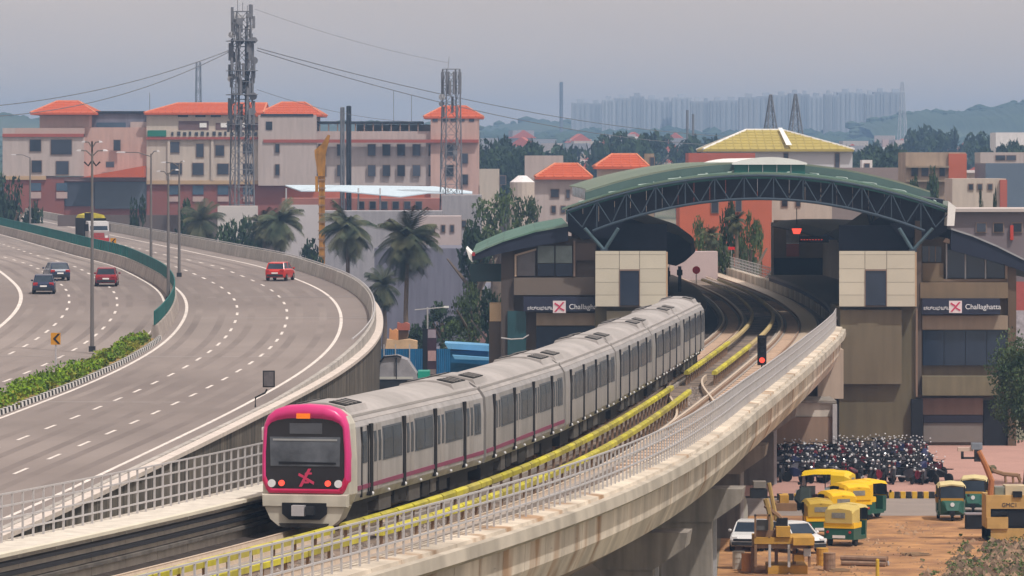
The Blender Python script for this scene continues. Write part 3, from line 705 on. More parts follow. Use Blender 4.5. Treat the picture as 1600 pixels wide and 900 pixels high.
        MB().box(-1.46, .25, 2.9, -1.40, .5, 3.3).build('marker', white_m, body)

# ------------------------------------------------------------------ station
def fbox(mb, px0, px1, py0, py1, Y, d=1.0, z0=None):         # box whose front face spans these survey columns and rows at distance Y
    a = at(px0, py1, Y); b = at(px1, py0, Y)
    return mb.box(a.x, Y, a.z if z0 is None else z0, b.x, Y + d, b.z)
st = thing('metro_station', 'elevated metro station with green arched roof, tan walls and cream panelled towers', 'station')
def sp(name, mat, px0, px1, py0, py1, Y, d=1.0, z0=None, lab=None, parent=st):
    o = fbox(MB(), px0, px1, py0, py1, Y, d, z0).build(name, mat, parent)
    if lab: o['label'] = lab
    return o
YS = 335.0
# right block
sp('tower_wall', olive_w, 1311, 1430, 480, 702, YS, 9, 0)
sp('duct_box', M('duct_cladding', (.165, .135, .09), .75, .06, .5, streak=.08), 1313, 1409, 484, 600, YS - .55, .6)
for cx0, cx1 in ((1311, 1430), (930, 1041)):
    o = sp('panel_tower', brown_w, cx0 + 2, cx1 - 2, 394, 480, YS - 1.0, 1.4)
    w3 = (cx1 - cx0) / 3.0
    cols = [(cx0, cx0 + w3 * 1.02), (cx0 + w3 * 1.02, cx1 - w3 * 1.12), (cx1 - w3 * 1.12, cx1)]
    for ci, (a, b) in enumerate(cols):
        rows = [(392, 398), (398, 420), (420, 441), (441, 461), (461, 479)] if ci != 1 else [(392, 398), (398, 421)]
        for r0, r1 in rows: sp('cladding_panel', box_w, a + .35, b - .35, r0 + .25, r1 - .25, YS - 1.1 - .01 * ci, .2)
    sp('tower_window', glass_b, cols[1][0] + 1, cols[1][1] - 1, 423, 477, YS - 1.08, .2)
    for q in (cols[1][0], cols[1][1] - 1): sp('window_frame', win_fr, q, q + 1, 421, 479, YS - 1.15, .15)
    sp('window_frame', win_fr, cols[1][0] + 1, cols[1][1] - 1, 421, 423, YS - 1.15, .15)
    sp('tower_side_return', M('sunlit_side_tint', (.52, .36, .24), .7, .05, 1), cx1, cx1 + 2.2, 394, 479, YS - .9, 1.6)  # peach sunlight on the tower's right side, painted into its colour
sp('recess_wall', brown_w, 1430, 1440, 345, 622, YS + .6, 6)
sp('door_shaft', black, 1424.5, 1442, 624, 708, YS - .6, 1, 0)
sp('downpipe', M('rusty_pipe', (.22, .15, .11), .7, .1, 1), 1431, 1434, 482, 620, YS - .3, .15)
sp('lower_wall', M('lower_olive', (.13, .10, .068), .8, .1, .5), 1250, 1432, 600, 708, YS + .8, 5, 0)
for a in (1310, 1328): sp('ground_window', win_d, a, a + 15, 664, 690, YS + .7, .2)
for a in (1368, 1380): sp('ground_window', win_d, a, a + 10, 670, 684, YS + .7, .2)
# right wing
XW0, XW1 = 1438, 1587
sp('wing_wall', tan_w, XW0, XW1, 436, 640, YS + 1.2, 10, 0)
sp('wing_band', M('tan_parapet', (.19, .14, .092), .75, .06, .5, streak=.08), XW0, 1575, 441, 466, YS + .5, .8)
sp('wing_end_pier', M('dark_tan', (.13, .09, .06), .8, .08, .5), 1575, 1588, 408, 692, YS + .7, 8, 0)
sp('sign_backing', sign_n, 1441, 1563, 466.5, 491, YS + .1, .5)
sp('pale_band', beige_w, 1441, 1576, 493, 515, YS + .7, .6)
for k in range(4): sp('curtain_glass', glass_b, 1442 + k * 33.4, 1442 + k * 33.4 + 32.6, 516, 571, YS + .9, .4)
sp('stone_ledge', M('ledge_stone', (.18, .155, .10), .8, .08, 1, streak=.15), 1441, 1560, 588, 618, YS + .1, 1.5)
sp('pink_band', pinkwall, 1441, 1536, 622, 648, YS + .9, .5)
sp('dark_strip', sign_n, 1443, 1536, 649, 660, YS + .9, .5)
sp('shutter', M('shutter_grey', (.19, .17, .155), .7, .08, 1), 1443, 1536, 661, 691, YS + 1.0, .4)
sp('ground_entrance', black, 1537, 1576, 626, 691, YS + .9, .5, 0)
# sloped glazed gallery of the right wing
def quadbox(mb, pts, Y, d):
    P = [at(px, py, Y) for px, py in pts]; return mb.prism([(p.x, p.z) for p in P], Y, Y + d)
def qp(name, mat, pts, Y, d, parent=st): return quadbox(MB(), pts, Y, d).build(name, mat, parent)
qp('gallery_wall', tan_w, [(1440, 440), (1440, 375), (1486, 372), (1575, 400), (1575, 440)], YS + 1.8, 8)
sp('gallery_panel', M('gallery_tan', (.17, .125, .08), .75, .06, .5), 1441, 1474, 411, 440, YS + .9, .8)
sp('gallery_window', glass_b, 1441, 1471, 385, 409, YS + 1.5, .3)
for a in (1451, 1461): sp('mullion', win_fr, a, a + 1.2, 385, 409, YS + 1.4, .1)
for a, b, t0, t1 in ((1480, 1507, 381, 388), (1510, 1538, 389, 396), (1542, 1570, 397, 405)):
    qp('gallery_window', glass_b, [(a, 434), (a, t0), (b, t1), (b, 434)], YS + 1.4, .3)
for a, t0 in ((1478, 380), (1507.5, 388), (1539, 396)): qp('mullion', galv, [(a, 436), (a, t0), (a + 2, t0 + 1), (a + 2, 436)], YS + 1.2, .2)
qp('gallery_frame', M('beige_frame', (.50, .38, .29), .7, .05, 1), [(1474, 378), (1478, 372), (1577, 402), (1574, 406)], YS + 1.0, .4)
qp('gallery_frame', M('beige_frame', (.50, .38, .29), .7, .05, 1), [(1571, 436), (1571, 404), (1575, 402), (1575, 436)], YS + 1.0, .4)
sp('gallery_sill', M('sill_tan', (.20, .14, .10), .8, .05, 1), 1474, 1575, 436, 440, YS + .9, .5)
# left block
sp('left_wall', M('left_tan', (.115, .09, .075), .8, .08, .5, streak=.08), 803, 932, 372, 620, YS + 1.5, 10, 0)
sp('left_pier', M('dark_taupe', (.085, .068, .062), .8, .08, .5), 783, 803, 392, 650, YS + 1.0, 9, 0)
sp('left_band', M('taupe_parapet', (.16, .13, .11), .75, .06, .5), 803, 930, 434, 461, YS + .6, 1)
sp('sign_backing', sign_n, 818, 930, 463.5, 486.5, YS + .2, .5)
sp('pale_band', beige_w, 838, 930, 489, 508.5, YS + .9, .6)
sp('dark_opening', glass_b, 838, 932, 510, 560, YS + 1.1, .5)
sp('teal_shutter', glass_t, 793, 822, 486, 560, YS + .8, .5)
sp('tower_lower_wall', olive_w, 930, 1043, 480, 620, YS, 9, 0)
sp('tower_inset_panel', M('pale_olive', (.36, .32, .24), .7, .06, 1), 948, 1022, 486, 503, YS - .25, .3)
qp('gallery_window_frame', M('beige_frame', (.50, .38, .29), .7, .05, 1), [(804, 432), (804, 398), (838, 388), (838, 391), (807, 400), (807, 432)], YS + .9, .4)
qp('gallery_window', M('dull_glass', (.13, .12, .13), .3, .3, 1), [(808, 431), (808, 401), (836, 392), (836, 431)], YS + 1.1, .4)
for a, b in ((840, 866), (868, 894)):
    sp('gallery_window', glass_b, a, b, 412, 431, YS + 1.1, .4); sp('gallery_window', M('pale_glass', (.17, .21, .21), .2, .3, 1), a, b, 384, 411, YS + 1.1, .4)
sp('gallery_panel', M('dull_brown', (.12, .09, .08), .7, .1, 1), 899, 930, 380, 407, YS + 1.2, .4); sp('mullion', win_fr, 896, 899, 376, 432, YS + 1.0, .3)
sp('side_stair_panel', M('orange_cream', (.62, .44, .27), .7, .05, 1), 765, 783, 474, 502, YS + 2, 3); sp('side_stair_wall', brown_w, 764, 784, 502, 640, YS + 2, 3, 0)
# concourse block under the viaduct
o = sp('concourse_wall', M('peach_render', (.31, .215, .155), .8, .07, .5, streak=.1), 1172, 1306, 652, 694, 322, 8); sp('concourse_parapet', conc_lt, 1232, 1307, 630, 651, 322.2, .4)
sp('concourse_top', conc, 1232, 1307, 626, 630, 322, 6)
sp('concourse_end', galv_l, 1301, 1308, 632, 694, 321.7, .4)
sp('stair_beam', M('cream_pale', (.50, .40, .32), .8, .06, .6, streak=.1), 1278, 1318, 546, 623, 329, 4)
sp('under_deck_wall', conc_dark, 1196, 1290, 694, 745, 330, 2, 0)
sp('lower_soffit', brown_w, 1225, 1300, 600, 630, 330, 4)
# signs
kf = bpy.data.fonts.load(bpy.utils.resource_path('LOCAL') + '/datafiles/fonts/NotoSansKannada-VariableFont_wdth,wght.woff2') if __import__('os').path.exists(bpy.utils.resource_path('LOCAL') + '/datafiles/fonts/NotoSansKannada-VariableFont_wdth,wght.woff2') else None
def station_sign(x_off, Yf):
    sgn = Yf
    def lp(px, py): return at(px + x_off, py, sgn)
    p = lp(1443, 484); 
    try: text_mesh('ಚಲ್ಲಘಟ್ಟ', .44, text_w, st, p, font=kf)
    except Exception as e: print('font', e)
    text_mesh('Challaghatta', .50, text_w, st, lp(1508, 483))
    fbox(MB(), 1483 + x_off, 1503 + x_off, 470, 489, sgn, .06).build('logo_tile', M('logo_tile_white', (.72, .62, .64), .5, .03, 1), st)
    a = lp(1485, 487); k = 1 / 22.7
    lg = MB(); lg.prism([(a.x, a.z), (a.x + 3 * k, a.z), (a.x + 16 * k, a.z + 15 * k), (a.x + 13 * k, a.z + 15 * k)], sgn - .03, sgn - .005)
    lg.prism([(a.x, a.z + 12 * k), (a.x + 7 * k, a.z + 8 * k), (a.x + 8 * k, a.z + 10 * k), (a.x + 1 * k, a.z + 14.5 * k)], sgn - .03, sgn - .005)
    lg.prism([(a.x + 8 * k, a.z + 5 * k), (a.x + 15 * k, a.z + 1 * k), (a.x + 16 * k, a.z + 3 * k), (a.x + 9 * k, a.z + 7 * k)], sgn - .03, sgn - .005); lg.build('logo', logo_p, st)
station_sign(0, YS + .02); station_sign(-619, YS + .12)
# platforms following the curve
def ssw(name, mat, prof, Y0, Y1, step=4, smooth=False):
    mb = MB(); sweep(mb, metro, prof, metro.sY(Y0), metro.sY(Y1), step); return mb.build(name, mat, st, smooth=smooth)
PZ = RZ + 1.05
plat = M('platform_concrete', (.24, .21, .20), .85, .15, 1)
ssw('platform', plat, [(6.05, PZ - .25), (6.05, PZ), (11.5, PZ), (11.5, PZ - .4)], 337, 462)
ssw('platform_edge', M('platform_edge_wall', (.10, .075, .085), .8, .2, 1), [(6.15, RZ - .4), (6.15, PZ - .25), (6.5, PZ - .25), (6.5, RZ - .4)], 337, 462)
ssw('platform', plat, [(-2.0, PZ), (-2.0, PZ - .25), (-8, PZ - .4), (-8, PZ)], 337, 462)
ssw('back_wall', M('platform_back_wall', (.30, .25, .20), .8, .1, .6), [(11.2, PZ), (11.2, PZ + 5.2), (11.5, PZ + 5.2), (11.5, PZ)], 340, 462)
ssw('back_wall', M('platform_back_wall', (.30, .25, .20), .8, .1, .6), [(-7.8, PZ), (-7.8, PZ + 5.2), (-8.1, PZ + 5.2), (-8.1, PZ)], 340, 440)
x, y, th = metro.pt(metro.sY(461), 6.4)
MB().box(x - .12, y, RZ, x + .12, y + .3, PZ + 5.0).build('screen_post', galv_l, st)
MB().box(x + .15, y + .4, PZ + .0, x + 5.2, y + .6, PZ + 1.6).build('end_barrier', black, st)
MB().box(x + .15, y + .5, PZ + 1.6, x + 5.2, y + .7, PZ + 5.2).build('end_wall', M('end_wall_brown', (.26, .20, .155), .8, .1, 1), st)
for z0, z1, m_ in ((1.75, 2.95, brick_o), (2.95, 3.05, white_m), (3.05, 4.3, M('poster_grey', (.30, .27, .28), .6, .3, 3))):
    MB().box(x + 1.35, y + .35, PZ + z0, x + 2.55, y + .39, PZ + z1).build('poster', m_, st)
for q in (5.3, 7.5, 9.2):
    a, b, _ = metro.pt(metro.sY(380 + q * 4), 9.6); MB().box(a - .2, b - .2, PZ, a + .2, b + .2, PZ + 5).build('platform_column', M('column_grey', (.20, .20, .19), .6, .1, 1), st)
# dark curved platform canopies
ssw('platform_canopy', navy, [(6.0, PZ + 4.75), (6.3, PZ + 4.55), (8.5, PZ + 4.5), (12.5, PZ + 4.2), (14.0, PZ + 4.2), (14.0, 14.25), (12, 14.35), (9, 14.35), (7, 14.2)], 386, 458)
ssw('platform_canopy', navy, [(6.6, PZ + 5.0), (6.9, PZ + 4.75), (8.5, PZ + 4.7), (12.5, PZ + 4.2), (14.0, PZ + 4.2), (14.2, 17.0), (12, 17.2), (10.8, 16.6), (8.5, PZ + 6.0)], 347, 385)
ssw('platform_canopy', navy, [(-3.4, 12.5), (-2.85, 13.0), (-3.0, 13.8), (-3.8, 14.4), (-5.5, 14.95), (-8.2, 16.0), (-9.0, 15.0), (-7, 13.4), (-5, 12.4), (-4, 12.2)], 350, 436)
# V frames seen under the right haunch
for k in range(4):
    x, y, th = metro.pt(metro.sY(348 + k * 3), 9.0 + k * 1.05)
    MB().tube([(x - .45, y, 17.2), (x, y, 15.0)], .09, 5).build('v_brace', navy, st); MB().tube([(x + .45, y, 17.2), (x, y, 15.0)], .09, 5).build('v_brace', navy, st)
# arched roof
XC = 16.95; HS = 13.15
def arch(u, zc, rise, hs=HS): return zc - rise * (u / hs) ** 2
def arcpts(zc, rise, hs, n=24): return [(-hs + 2 * hs * i / n, arch(-hs + 2 * hs * i / n, zc, rise, hs)) for i in range(n + 1)]
ZCR = 18.93
# front roof in sheet bays
def roofbays(Y0, Y1, zc, rise, hs, mat, n=24, th=.14, stepY=6.0, follow=True, name='roof_sheet', xo=0):
    Y = Y0
    while Y < Y1 - .1:
        Ye = min(Y + stepY, Y1); 
        def cx(y_):
            a, b, t = metro.pt(metro.sY(y_), 2.17); return a + xo if follow else XC
        ca, cb = cx(Y) , cx(Ye); pts = arcpts(zc, rise, hs, n)
        for h0, h1 in ((0, n // 2), (n // 2, n)):
            P = pts[h0:h1 + 1]
            ring0 = [(ca + u, Y + .02, z) for u, z in P] + [(ca + u, Y + .02, z - th) for u, z in reversed(P)]
            ring1 = [(cb + u, Ye - .02, z) for u, z in P] + [(cb + u, Ye - .02, z - th) for u, z in reversed(P)]
            MB().loft([ring0, ring1]).build(name, mat, st)
        Y = Ye
roofbays(YS - .8, 383, ZCR + .05, 2.45, HS + .25, green_roof, 24, stepY=6.1, follow=True)
roofbays(384, 474, 19.72, 2.3, 13.6, green_roof_l, 24, follow=True, stepY=6.4)
# standing seams of the near roof
for k in range(-6, 7):
    if k == 0: continue
    u = k * 2.05; z = arch(u, ZCR + .05, 2.45, HS + .25); mb = MB(); pts = []
    for Y in range(335, 384, 6): a, b, t = metro.pt(metro.sY(Y), 2.17); pts.append((a + u, Y, z + .05))
    mb.tube(pts, .05, 4).build('roof_seam', M('pale_seam', (.38, .48, .44), .5, .1, 1), st)
# eave glazing of the rear roof (left end)
for k in range(8):
    Y0 = 385 + k * 10; a, b, t = metro.pt(metro.sY(Y0), 2.17); a2, b2, t2 = metro.pt(metro.sY(Y0 + 9.6), 2.17)
    MB().loft([[(a - 13.62, Y0, 16.45), (a - 13.62, Y0, 17.35), (a - 13.5, Y0, 17.35), (a - 13.5, Y0, 16.45)], [(a2 - 13.62, Y0 + 9.6, 16.45), (a2 - 13.62, Y0 + 9.6, 17.35), (a2 - 13.5, Y0 + 9.6, 17.35), (a2 - 13.5, Y0 + 9.6, 16.45)]]).build('eave_glazing', glass_t, st)
a, b, t = metro.pt(metro.sY(384), 2.17)
for k in range(3): MB().box(a - 13.6 + k * .9, 383.7, 16.6, a - 12.78 + k * .9, 383.9, 17.15 + k * .27).build('eave_glazing', glass_t, st)
pts = arcpts(19.72, 2.3, 13.6, 24); cx2 = a
mb = MB(); P = [(cx2 + u, z - .14) for u, z in pts] + [(cx2 + u, min(z - .2, arch(u, ZCR + .05, 2.45, HS + .25) - .1 if abs(u) < 13 else 16.6)) for u, z in reversed(pts)]
mb.prism(P, 383.4, 383.6); mb.build('clerestory_wall', M('clerestory', (.10, .16, .15), .6, .1, 1), st)
# roof monitor
def monitor():
    for i in range(6):
        Y0 = 344 + i * 18; Y1 = Y0 + 17.9; rr = []
        for Yq in (Y0, Y1):
            a, b, t = metro.pt(metro.sY(Yq), 2.17); ring = [(a - 2.0 + 5.3 * q / 8, Yq, 19.62 + .42 * math.sin(math.pi * q / 8) ** .8) for q in range(9)]; ring += [(a + 3.3, Yq, 19.5)] + [(a - 2.0, Yq, 19.5)]; rr.append(ring)
        MB().loft(rr).build('monitor_roof', white_m, st)
        rr = []
        for Yq in (Y0 + .2, Y1):
            a, b, t = metro.pt(metro.sY(Yq), 2.17); rr.append([(a - 1.85, Yq, 18.7), (a - 1.85, Yq, 19.5), (a + 3.15, Yq, 19.5), (a + 3.15, Yq, 18.7)])
        MB().loft(rr).build('monitor_glazing', M('monitor_teal', (.012, .11, .10), .4, .1, 1), st)
    a, b, t = metro.pt(metro.sY(344), 2.17)
    for k in range(1, 5): MB().box(a - 1.85 + k * 1.0, 344.1, 18.9, a - 1.81 + k * 1.0, 344.2, 19.5).build('monitor_mullion', galv, st)
monitor()
# front truss
def chord(zc, rise, hs, r, Yq, name, n=28, mat=truss_m):
    mb = MB(); mb.tube([(XC + u, Yq, z) for u, z in arcpts(zc, rise, hs, n)], r, 8); return mb.build(name, mat, st)
for Yq in (YS - .9, YS + 2.2):
    chord(ZCR - .18, 2.45, HS, .09, Yq, 'top_chord'); chord(ZCR - 1.78, 2.2, 11.4, .10, Yq, 'bottom_chord')
    n = 26
    for i in range(n):
        u0 = -HS + 2 * HS * i / n; u1 = -HS + 2 * HS * (i + 1) / n; um = (u0 + u1) / 2
        zb = lambda u: arch(u, ZCR - 1.78, 2.2, 11.4) if abs(u) < 11.4 else ZCR - 1.78 - 2.2 + (abs(u) - 11.4) * .35
        zt = lambda u: arch(u, ZCR - .18, 2.45)
        if i % 2 == 0: MB().tube([(XC + u0, Yq, zt(u0)), (XC + u1, Yq, zb(u1))], .045, 6).build('truss_web', truss_m, st)
        else: MB().tube([(XC + u0, Yq, zb(u0)), (XC + u1, Yq, zt(u1))], .045, 6).build('truss_web', truss_m, st)
        if i % 2 == 0: MB().tube([(XC + u0, Yq, zt(u0)), (XC + u0, Yq, zb(u0))], .045, 6).build('truss_post', truss_m, st)
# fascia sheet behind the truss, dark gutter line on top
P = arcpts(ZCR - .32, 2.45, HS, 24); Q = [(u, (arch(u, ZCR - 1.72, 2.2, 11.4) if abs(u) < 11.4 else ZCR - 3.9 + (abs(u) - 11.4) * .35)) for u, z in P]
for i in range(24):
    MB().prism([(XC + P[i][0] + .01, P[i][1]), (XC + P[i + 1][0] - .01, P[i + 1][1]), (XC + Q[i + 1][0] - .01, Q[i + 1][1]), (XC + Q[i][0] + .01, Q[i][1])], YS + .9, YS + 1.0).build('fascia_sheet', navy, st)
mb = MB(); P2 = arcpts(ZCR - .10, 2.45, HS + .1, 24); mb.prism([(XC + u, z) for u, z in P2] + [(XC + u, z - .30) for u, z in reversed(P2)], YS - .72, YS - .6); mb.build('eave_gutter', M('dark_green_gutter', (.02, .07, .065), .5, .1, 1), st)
# end haunches and V props
for sx in (-1, 1):
    MB().prism([(XC + sx * 13.1, 16.7), (XC + sx * 13.1, 14.9), (XC + sx * 12.0, 14.3), (XC + sx * 9.8, 14.6), (XC + sx * 9.2, 15.4), (XC + sx * 11.2, 15.6)], YS + 1.1, YS + 1.3).build('haunch_panel', navy, st)
    b0 = (XC + sx * 10.6, YS - .5, 13.6)
    for du in (-1.35, .95): MB().tube([b0, (XC + sx * (10.6 - du), YS - .9, arch(10.6, ZCR - 1.9, 2.2, 11.4))], .12, 8).build('v_prop', M('prop_steel', (.09, .14, .17), .5, .1, 1), st)
    MB().box(b0[0] - .25, YS - .8, 13.4, b0[0] + .25, YS - .3, 13.7).build('prop_base', truss_m, st)
MB().prism([(XC + 13.0, 17.0), (XC + 13.5, 16.6), (XC + 13.4, 15.3), (XC + 12.9, 15.3)], YS - 1.2, YS + 3).build('roof_end_cap', white_m, st)
# side wings' canopies
def wing(pts, thick, Y0, Y1, mat, under):
    P = [at(px, py, Y0) for px, py in pts]
    for i in range(len(P) - 1):
        for k in range(5):
            ya = Y0 + (Y1 - Y0) * k / 5; yb = Y0 + (Y1 - Y0) * (k + 1) / 5 - .05
            a, b = P[i], P[i + 1]; MB().loft([[(a.x, ya, a.z), (b.x - .02, ya, b.z), (b.x - .02, ya, b.z - .12), (a.x, ya, a.z - .12)], [(a.x, yb, a.z), (b.x - .02, yb, b.z), (b.x - .02, yb, b.z - .12), (a.x, yb, a.z - .12)]]).build('canopy_sheet', mat, st)
    Q = [(p.x, p.z - .13) for p in P] + [(P[-1].x, P[-1].z - thick), (P[-1].x * .5 + P[0].x * .5, (P[0].z + P[-1].z) / 2 - thick * .55), (P[0].x, P[0].z - .6)]
    MB().prism([(p.x, p.z - .13) for p in P] + [(p.x, p.z - .13 - thick * min(1, .35 + .8 * i / (len(P) - 1))) for i, p in reversed(list(enumerate(P)))], Y0 + .1, Y1 - .3).build('canopy_underside', under, st)
wing([(737, 397), (760, 386), (787, 375), (837, 360), (888, 351)], 1.0, YS, YS + 42, green_roof, navy)
wing([(1640, 428), (1600, 404), (1560, 384), (1520, 367), (1486, 356)], 1.4, YS, YS + 24, M('pale_grey_sheet', (.33, .34, .36), .5, .1, 1), navy)
MB().prism([(at(728, 388, YS).x, at(728, 388, YS).z), (at(737, 397, YS).x, at(737, 397, YS).z), (at(738, 410, YS).x, at(738, 410, YS).z), (at(733, 404, YS).x, at(733, 404, YS).z)], YS - .2, YS + 10).build('roof_end_cap', white_m, st)
MB().cbox(tuple(at(740, 397, YS - .2)), (.2, .3, .25)).build('roof_end_light', M('red_marker', (.35, .04, .05), .6, .05, 1), st)
sp('left_canopy_column', navy, 796, 800, 385, 430, YS + 1.5, .3); sp('left_lower_glass', glass_t, 735, 785, 412, 440, YS + 20, .3)
# dark interior above the platform left tower
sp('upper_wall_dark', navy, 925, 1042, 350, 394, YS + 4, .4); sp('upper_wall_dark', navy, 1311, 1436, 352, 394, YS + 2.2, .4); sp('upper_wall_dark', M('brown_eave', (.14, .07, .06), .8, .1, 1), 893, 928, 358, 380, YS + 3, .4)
# LED display and red lamp over the right platform
t = thing('led_display', 'long dark station display with a line of red letters', 'display', tuple(at(1272, 374, 345)))
MB().box(-1.05, 0, -.22, 1.05, .15, .22).build('case', black, t); text_mesh('- - - - - - - -', .34, lamp_red, t, (-.95, -.01, -.1))
t = thing('red_signal_lamp', 'bright red lamp hanging at the mouth of the station', 'lamp', tuple(at(1245, 361, 343)))
MB().prism([(-.35, .18), (.35, .18), (.22, -.2), (-.22, -.2)], 0, .2).build('lamp_body', lamp_red, t); MB().tube([(0, .1, .18), (0, .1, 1.6)], .03, 5).build('hanger', dark_m, t)
for px, py, r in ((1088, 422, .38),): 
    t = thing('stop_disc', 'round red stop disc on the track beyond the train', 'sign', tuple(at(px, py, 470))); MB().cyl((0, 0, 0), r, .08, 14, 'y').build('disc', M('red_disc', (.6, .03, .03), .6, .02, 1), t); MB().tube([(0, .1, 0), (0, .1, -1.6)], .05, 5).build('post', galv, t)
t = thing('rooftop_lamp', 'small red lamp on a post beyond the far parapet', 'lamp', tuple(at(1143, 388, 520))); MB().box(-.35, 0, -.15, .35, .2, .15).build('lamp_body', M('red_disc', (.6, .03, .03), .6, .02, 1), t); MB().tube([(0, .1, -.1), (0, .1, -2.2)], .05, 5).build('post', galv, t)
# black posts between the train tail and the left tower
for px, y0, y1, lb in ((1043, 418, 458, 'short black platform post against the cream tower'), (1062, 416, 456, 'short black platform post just right of the cream tower')):
    p = at(px, y1, 352); t = thing('platform_post', lb, 'post', tuple(p)); MB().box(-.12, -.12, 0, .12, .12, 1.85).build('post', black, t); MB().box(-.2, -.2, 1.2, .2, .2, 1.6).build('bracket', black, t)
# far white hut and wall beyond station on left
p = at(1085, 430, 500)
t = thing('trackside_hut', 'pale pinkish block wall beyond the end of the left platform', 'wall', (p.x, p.y, 0)); MB().box(-2.5, 0, 0, 2.4, 3, at(0, 393, 500).z).build('block', M('pale_pink_render', (.52, .42, .42), .8, .06, .5), t)

# ------------------------------------------------------------------ distant buildings
def bldg(name, label, cat, Y, px0, px1, pyt, mat, d=14, rows=(), group=None, rz=0, zbase=None):
    a = at(px0, pyt, Y); b = at(px1, pyt, Y); zb = zbase if zbase is not None else land((a.x + b.x) / 2, Y) - .5
    t = thing(name, label, cat, ((a.x + b.x) / 2, Y, zb), rz, group); hw = (b.x - a.x) / 2; h = a.z - zb
    MB().box(-hw, 0, 0, hw, d, h).build('wall', mat, t)
    for r in rows:     # (x0,x1,y0,y1)
        winat(t, Y, *r)
    return t
def winat(t, Y, x0, x1, y0, y1, mat=None, sill=True, frame=True):
    a = at(x0, y1, Y); b = at(x1, y0, Y); L = t.location; f = MB().box(a.x - L.x - .1, -.12, a.z - L.z - .1, b.x - L.x + .1, .05, b.z - L.z + .1).build('window', win_fr, t)
    MB().box(a.x - L.x, -.16, a.z - L.z, b.x - L.x, -.10, b.z - L.z).build('pane', mat or win_d, f); return f
def hip(t, Y, px0, px1, pye, rx0, rx1, pyr, d, mat=orange_t, over=.8, ridge_=True):
    L = t.location; a = at(px0, pye, Y); b = at(px1, pye, Y); r0 = at(rx0, pyr, Y); r1 = at(rx1, pyr, Y)
    x0, x1, ze = a.x - L.x, b.x - L.x, a.z - L.z; u0, u1, zr = r0.x - L.x, r1.x - L.x, r0.z - L.z
    v = [(x0, -over, ze), (x1, -over, ze), (x1, d + over, ze), (x0, d + over, ze), (u0, d / 2, zr), (u1, d / 2, zr)]
    mb = MB(); mb.add(v + [(q[0], q[1], ze - .35) for q in v[:4]], [(0, 1, 5, 4), (1, 2, 5), (2, 3, 4, 5), (3, 0, 4), (6, 7, 1, 0), (7, 8, 2, 1), (8, 9, 3, 2), (9, 6, 0, 3), (9, 8, 7, 6)])
    o = mb.build('roof', mat, t)
    if ridge_:
        rm = MB()
        for q, c_ in ((0, 4), (1, 5), (2, 5), (3, 4)): rm.tube([v[q], v[c_]], .18, 5)
        rm.tube([v[4], v[5]], .18, 5); rm.build('ridge_tiles', orange_l if mat == orange_t else white_m, o)
        tm_ = MB()
        for q in range(1, 7):
            f_ = q / 7; a_ = Vector(v[0]).lerp(Vector(v[4]), f_); b_ = Vector(v[1]).lerp(Vector(v[5]), f_); a_.z += .03; b_.z += .03; tm_.tube([a_, b_], .07, 4)
        n_ = int((x1 - x0) / 1.1)
        for q in range(1, n_):
            xq = x0 + (x1 - x0) * q / n_; fq = min(1, (xq - x0) / max(.01, u0 - x0)) if xq < u0 else min(1, (x1 - xq) / max(.01, x1 - u1)) if xq > u1 else 1
            tm_.tube([(xq, -over, ze + .03), (xq, -over + (d / 2 + over) * fq, ze + (zr - ze) * fq + .03)], .07, 4)
        tm_.build('tile_courses', mat, o, kind='stuff')
    return o
YH = 808.0
# hotel: one long building, its volumes are parts
ht = thing('hotel_building', 'long pink and cream hotel with red tiled hip roofs and maroon base', 'hotel', (at(376, 255, YH).x, YH, 0))
HL = ht.location
def hb(name, mat, x0, x1, y0, y1, dy=0, d=16, z0=None):
    a = at(x0, y1, YH); b = at(x1, y0, YH); return MB().box(a.x - HL.x, dy, a.z if z0 is None else z0, b.x - HL.x, dy + d, b.z).build(name, mat, ht)
hb('left_wing_wall', lilac, 4, 131, 200, 275, 0, 18); hb('left_wing_base', maroon_w, 6, 100, 279, 440, .2, 18, 0); hb('stone_band', tanband, 4, 72, 275, 281, -.2, 18)
hb('red_band', redband, 4, 131, 209, 214, -.3, 18); hb('terrace_wall', M('mauve_terrace', (.45, .33, .30), .85, .05, .3), 24, 132, 200, 209, -.1, 18)
hb('turret_wall', salmon, 61, 139, 180, 202, 1, 14); hb('turret_vents', win_d, 66, 134, 177, 180, 1.2, 13)
hb('penthouse_wall', slate_w, 139, 230, 176, 203, 6, 12); hb('penthouse_glass', win_b, 146, 192, 191, 201, 5.8, .3); hb('penthouse_edge', win_d, 136, 230, 173, 177, 5.6, 12); hb('terrace_box', lilac, 200, 229, 190, 202, 5, 5)
hb('pink_wall', salmon, 131, 229, 199, 276, .8, 16); hb('base_wall', maroon_w, 100, 229, 276, 440, .9, 16, 0); hb('glass_front', M('grey_blue_glazing', (.09, .11, .14), .3, .15, .2), 148, 229, 284, 326, .4, 1); hb('fascia', M('mauve_fascia', (.26, .17, .17), .8, .08, .3), 68, 229, 276, 283, .3, 1)
hb('dark_glazing', win_d, 88, 147, 285, 322, .6, 1)
qv = [at(130, 277, YH), at(228, 277, YH), at(228, 259, YH)]
MB().prism([(p.x - HL.x, p.z) for p in qv], -4, .7).build('lean_to_roof', orange_t, ht)
hb('central_wall', cream, 229, 412, 180, 282, 0, 20); hb('central_base', maroon_w, 229, 445, 287, 440, .2, 20, 0); hb('stone_band', tanband, 229, 412, 282, 288, -.3, 20); hb('red_band', redband, 229, 412, 214, 218, -.5, 20)
hb('parapet_balcony', M('mauve_balcony', (.50, .44, .38), .85, .05, .3), 229, 412, 204, 214, -.4, 1); hb('green_sign', M('green_sign_board', (.02, .17, .12), .6, .1, 1), 231, 260, 203.5, 213, -.6, .3)
